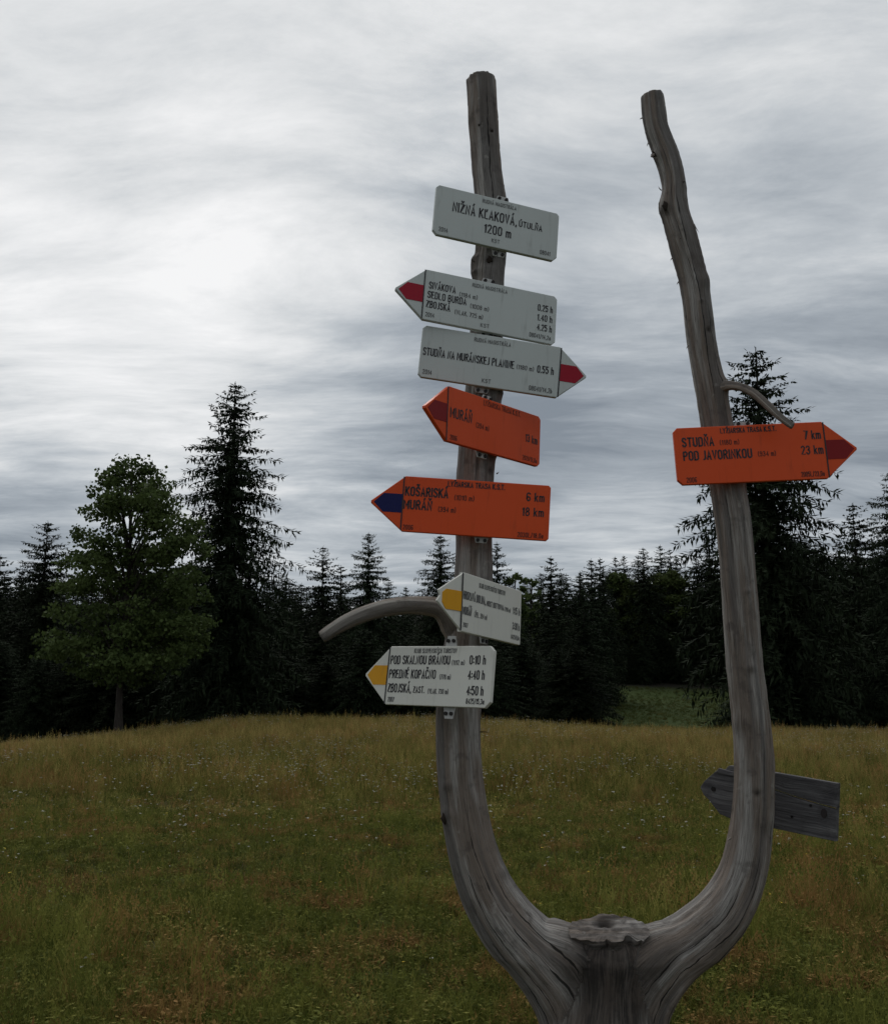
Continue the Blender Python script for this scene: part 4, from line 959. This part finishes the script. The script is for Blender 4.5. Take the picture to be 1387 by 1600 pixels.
lib = bpy.data.collections.new('ground_cover_pieces')      # shapes the ground cover is instanced from
def tuft(name, seed, n, h, spread, wd, mat, droop=.5, heads=0, leaves=0):
    r = np.random.default_rng(seed); V = []; F = []; MI = []
    def tri(a, b, c, k=0): o = len(V); V.extend([a, b, c]); F.append((o, o+1, o+2)); MI.append(k)
    for i in range(n):
        a = r.random() * 6.28; rad = spread * math.sqrt(r.random()); x, y = rad * math.cos(a), rad * math.sin(a)
        hh = h * r.uniform(.45, 1.15); az = r.random() * 6.28; dr = droop * r.uniform(.2, 1.3); w2 = wd * r.uniform(.6, 1.2)
        fa = r.random() * 3.14; sx, sy = math.cos(fa) * w2, math.sin(fa) * w2
        p = [(x, y, -.02)]
        for q in (.45, .8, 1.0): p.append((x + math.cos(az) * hh * dr * q * q, y + math.sin(az) * hh * dr * q * q, hh * (q - .18 * dr * q * q)))
        ws = [1, .85, .5]
        o = len(V)
        for k in range(3): V.extend([(p[k][0] - sx*ws[k], p[k][1] - sy*ws[k], p[k][2]), (p[k][0] + sx*ws[k], p[k][1] + sy*ws[k], p[k][2])])
        V.append(p[3]); F += [(o, o+1, o+3), (o, o+3, o+2), (o+2, o+3, o+5), (o+2, o+5, o+4), (o+4, o+5, o+6)]; MI += [0] * 5
    for i in range(heads):      # flowering stems with feathery panicles
        a = r.random() * 6.28; rad = spread * math.sqrt(r.random()); x, y = rad * math.cos(a), rad * math.sin(a)
        hh = h * r.uniform(.9, 1.5); lx, ly = r.normal(0, .12, 2) * hh; w2 = .0011
        o = len(V); V.extend([(x - w2, y, 0), (x + w2, y, 0), (x + lx, y + ly, hh)]); F.append((o, o+1, o+2)); MI.append(1)
        for k in range(7):
            q = 1 - .045 * k; c = (x + lx * q, y + ly * q, hh * q + .01); aa = r.random() * 6.28; s = .006 + .0022 * k
            tri(c, (c[0] + math.cos(aa) * s, c[1] + math.sin(aa) * s, c[2] + .006), (c[0] + math.cos(aa) * s * .6, c[1] + math.sin(aa) * s * .6, c[2] + .018), 1)
    for i in range(leaves):
        a = r.random() * 6.28; rad = spread * math.sqrt(r.random()); x, y = rad * math.cos(a), rad * math.sin(a); z = h * r.uniform(.1, .6)
        az = r.random() * 6.28; s = r.uniform(.010, .024); dz = r.uniform(-.3, .6); ca, sa = math.cos(az), math.sin(az)
        o = len(V); V.extend([(x, y, z), (x + ca*s - sa*s*.45, y + sa*s + ca*s*.45, z + dz*s*.8), (x + ca*s*2, y + sa*s*2, z + dz*s), (x + ca*s + sa*s*.45, y + sa*s - ca*s*.45, z + dz*s*.6)])
        F += [(o, o+1, o+2), (o, o+2, o+3)]; MI += [2, 2]
    me = mesh_from(name, V, F); me.materials.append(mat); me.materials.append(MS); me.materials.append(ML)
    me.polygons.foreach_set('material_index', MI)
    o = bpy.data.objects.new(name, me); lib.objects.link(o); return o
def umbel(name, seed, h, r0, mat, n=26, stems=1):
    r = np.random.default_rng(seed); V = []; F = []; MI = []
    for s_ in range(stems):
        x, y = r.normal(0, .05, 2) * (stems > 1); lx, ly = r.normal(0, .03, 2); hh = h * r.uniform(.8, 1.15)
        for a in (0, 1.57):
            o = len(V); V.extend([(x - .0015*math.cos(a), y - .0015*math.sin(a), 0), (x + .0015*math.cos(a), y + .0015*math.sin(a), 0), (x + lx + .001, y + ly, hh), (x + lx - .001, y + ly, hh)]); F.append((o, o+1, o+2, o+3)); MI.append(1)
        for i in range(n):
            a = r.random() * 6.28; rad = r0 * math.sqrt(r.random()); c = np.array([x + lx + rad * math.cos(a), y + ly + rad * math.sin(a), hh + .004 - rad * .15 + r.normal(0, .002)])
            s = .0042 * r.uniform(.7, 1.3); o = len(V); t = r.random() * 1.57
            V.extend([tuple(c + [s*math.cos(t+k*1.57), s*math.sin(t+k*1.57), r.normal(0, .0012)]) for k in range(4)]); F.append((o, o+1, o+2, o+3)); MI.append(0)
    me = mesh_from(name, V, F); me.materials.append(mat); me.materials.append(MG); me.polygons.foreach_set('material_index', MI)
    o = bpy.data.objects.new(name, me); lib2.objects.link(o); return o
lib2 = bpy.data.collections.new('flower_pieces')
NT_ = 0
TU = [tuft('a_short', 1, 26, .10, .085, .0022, MG, .8, 0, 10), tuft('b_short', 2, 24, .13, .09, .0020, MG, .7, 0, 14), tuft('c_mixed', 3, 20, .12, .09, .0020, MG, .9, 2, 22), tuft('d_dry', 4, 22, .14, .09, .0017, MS, 1.0, 2, 0),
      tuft('e_tall', 5, 26, .24, .11, .0026, MG, .5, 5, 4), tuft('f_tall_dry', 6, 24, .28, .12, .0024, MS, .5, 9, 0), tuft('g_herb', 7, 10, .09, .08, .0022, MG, .8, 0, 46)]
for nm in (TU): nm.location = (0, 0, 0)
UM = [umbel('a_umbel', 11, .30, .017, M_UMB, 16), umbel('b_umbel', 12, .27, .012, M_UMB, 10, 3), umbel('c_clover', 13, .10, .008, M_UMB, 7, 1), umbel('d_yellow', 14, .13, .009, M_YF, 8, 1)]

def scatter(name, coll, P_, idx, scl, tone, kindlabel):
    me = bpy.data.meshes.new(name); n = len(P_); me.vertices.add(n); me.vertices.foreach_set('co', P_.astype(np.float32).ravel())
    r = np.random.default_rng(len(P_)); rot = np.stack([r.normal(0, .10, n), r.normal(0, .10, n), r.random(n) * 6.28], 1)
    for nm, ty, key, dat in (('idx', 'INT', 'value', idx.astype(np.int32)), ('scl', 'FLOAT', 'value', scl.astype(np.float32)), ('tone', 'FLOAT', 'value', tone.astype(np.float32)), ('rotv', 'FLOAT_VECTOR', 'vector', rot.astype(np.float32).ravel())):
        a = me.attributes.new(nm, ty, 'POINT'); a.data.foreach_set(key, dat)
    me.update(); o = obj(name, me)
    ng = bpy.data.node_groups.new(name + '_scatter', 'GeometryNodeTree')
    ng.interface.new_socket('Geometry', in_out='INPUT', socket_type='NodeSocketGeometry'); ng.interface.new_socket('Geometry', in_out='OUTPUT', socket_type='NodeSocketGeometry')
    gi = ng.nodes.new('NodeGroupInput'); go = ng.nodes.new('NodeGroupOutput'); iop = ng.nodes.new('GeometryNodeInstanceOnPoints'); ci = ng.nodes.new('GeometryNodeCollectionInfo')
    ci.inputs[0].default_value = coll; ci.inputs['Separate Children'].default_value = True; ci.inputs['Reset Children'].default_value = True
    m2p = ng.nodes.new('GeometryNodeMeshToPoints')
    def att(nm, t): a = ng.nodes.new('GeometryNodeInputNamedAttribute'); a.data_type = t; a.inputs[0].default_value = nm; return a.outputs[0]
    e2r = ng.nodes.new('FunctionNodeEulerToRotation')
    L = ng.links.new
    L(gi.outputs[0], m2p.inputs[0]); L(m2p.outputs[0], iop.inputs['Points']); L(ci.outputs[0], iop.inputs['Instance']); iop.inputs['Pick Instance'].default_value = True
    L(att('idx', 'INT'), iop.inputs['Instance Index']); L(att('rotv', 'FLOAT_VECTOR'), e2r.inputs[0]); L(e2r.outputs[0], iop.inputs['Rotation']); L(att('scl', 'FLOAT'), iop.inputs['Scale']); L(iop.outputs[0], go.inputs[0])
    md = o.modifiers.new('scatter', 'NODES'); md.node_group = ng
    tag(o, kind='stuff', label=kindlabel)
    return o

def ring_points(y0, y1, dens, r, margin=1.6, half=.50):
    A = (y1 - y0) * (2 * (half * (y0 + y1) / 2 + margin)); n = int(A * dens * 1.35)
    y = r.uniform(y0, y1, n); xm = half * y1 + margin; x = r.uniform(-xm, xm, n); keep = np.abs(x) < half * y + margin
    return x[keep], y[keep]
def meadow():
    r = np.random.default_rng(8); X = []; Y = []
    for y0, y1, d in [(2.6, 5.5, 330), (5.5, 8, 260), (8, 12, 170), (12, 18, 110), (18, 27, 75), (27, 39, 60), (39, 46, 22)]:
        x, y = ring_points(y0, y1, d, r); X.append(x); Y.append(y)
    x = np.concatenate(X); y = np.concatenate(Y); z = ground_z(x, y)
    n = len(x); P3 = np.stack([x, y, z], 1)
    nz = vn1(np.stack([x * .5, y * .8, x * 0], 1)) * .6 + vn2(np.stack([x * 1.7, y * 2.1, x * 0], 1)) * .4
    bare = vn2(np.stack([x * 1.1 + 5, y * 1.5, x * 0], 1))
    tall = np.clip((y - 12.5) / 9, 0, 1) * .85 + .015 + .13 * nz
    band = np.exp(-((y - 11.2 - .05 * x) / 1.3) ** 2) + .8 * np.exp(-((y - 8.2 + .03 * x) / .5) ** 2)      # shorter swathe crossing the meadow
    tall = tall - .3 * band
    u = r.random(n); idx = np.where(u < tall, np.where(r.random(n) < .55, 5, 4), r.choice([0, 1, 2, 3, 6], n, p=[.27, .27, .19, .08, .19]))
    scl = r.uniform(.65, 1.25, n) * (1 + .25 * nz) * np.where(idx >= 4, 1.0, 1.0) * np.interp(y, [0, 12, 20, 40], [.85, .95, 1.0, .92])
    scl *= np.where((r.random(n) < .05) & (y > 24), 1.35, 1)
    scl *= np.where(idx == 6, .9, 1); keep = ~((bare > .62) & (y < 9) & (r.random(n) < .6))
    tone = np.clip(r.random(n) * .8 + .2 * (nz + .5), 0, 1)
    scatter('meadow_grass', lib, P3[keep], idx[keep], scl[keep], tone[keep], 'rough meadow grass, green near the post and straw brown towards the wood')
    # flowers
    fx = []; fy = []; fi = []
    for y0, y1, d, p in [(4, 8, 3, (0, .1, .6, .3)), (8, 13, 12, (.25, .25, .4, .1)), (13, 24, 19.0, (.5, .4, .07, .03)), (24, 38, 10.0, (.6, .38, .0, .02))]:
        x, y = ring_points(y0, y1, d, r); m = vn1(np.stack([x * .33 + 2, y * .30, x * 0], 1)) + .25 * (x < 2) * (y > 12) + .45 * r.random(len(x)) - .25 > .12
        m |= (y < 13) & (r.random(len(x)) < .5)
        x, y = x[m], y[m]; fx.append(x); fy.append(y); fi.append(r.choice(4, len(x), p=p))
    x = np.concatenate(fx); y = np.concatenate(fy); idx = np.concatenate(fi); n = len(x)
    scatter('meadow_flowers', lib2, np.stack([x, y, ground_z(x, y)], 1), idx, r.uniform(.7, 1.25, n) * np.interp(y, [0, 15, 38], [.9, 1.15, 1.5]), r.random(n), 'small white umbels and clover heads scattered through the meadow')
    # far green clearing
    x = r.uniform(3, 40, 9000); y = r.uniform(58, 97, 9000); m = (x > .17 * y) & (x < .36 * y)
    x, y = x[m], y[m]; n = len(x)
    scatter('clearing_grass', lib, np.stack([x, y, ground_z(x, y)], 1), r.choice([0, 1], n), r.uniform(1.2, 2.0, n), r.random(n) * .12, 'short green grass of the clearing beyond the meadow crest')
meadow()
print('spruces', len([o for o in bpy.data.objects if o.name.startswith('spruce_tree')]))

# tell apart neighbours that read alike, by their order across the picture
def order_labels():
    by = {}
    for o in C.objects:
        if o.parent is None and 'label' in o.keys() and o.get('category') == 'tree': by.setdefault(o['label'], []).append(o)
    nth = ['first', 'second', 'third', 'fourth', 'fifth', 'sixth', 'seventh', 'eighth', 'ninth', 'tenth', 'eleventh', 'twelfth']
    for lab, os_ in by.items():
        if len(os_) > 1:
            for k, o in enumerate(sorted(os_, key=lambda o: o.location.x / o.location.y)):
                o['label'] = lab + ', ' + nth[min(k, 11)] + ' from left'
order_labels()
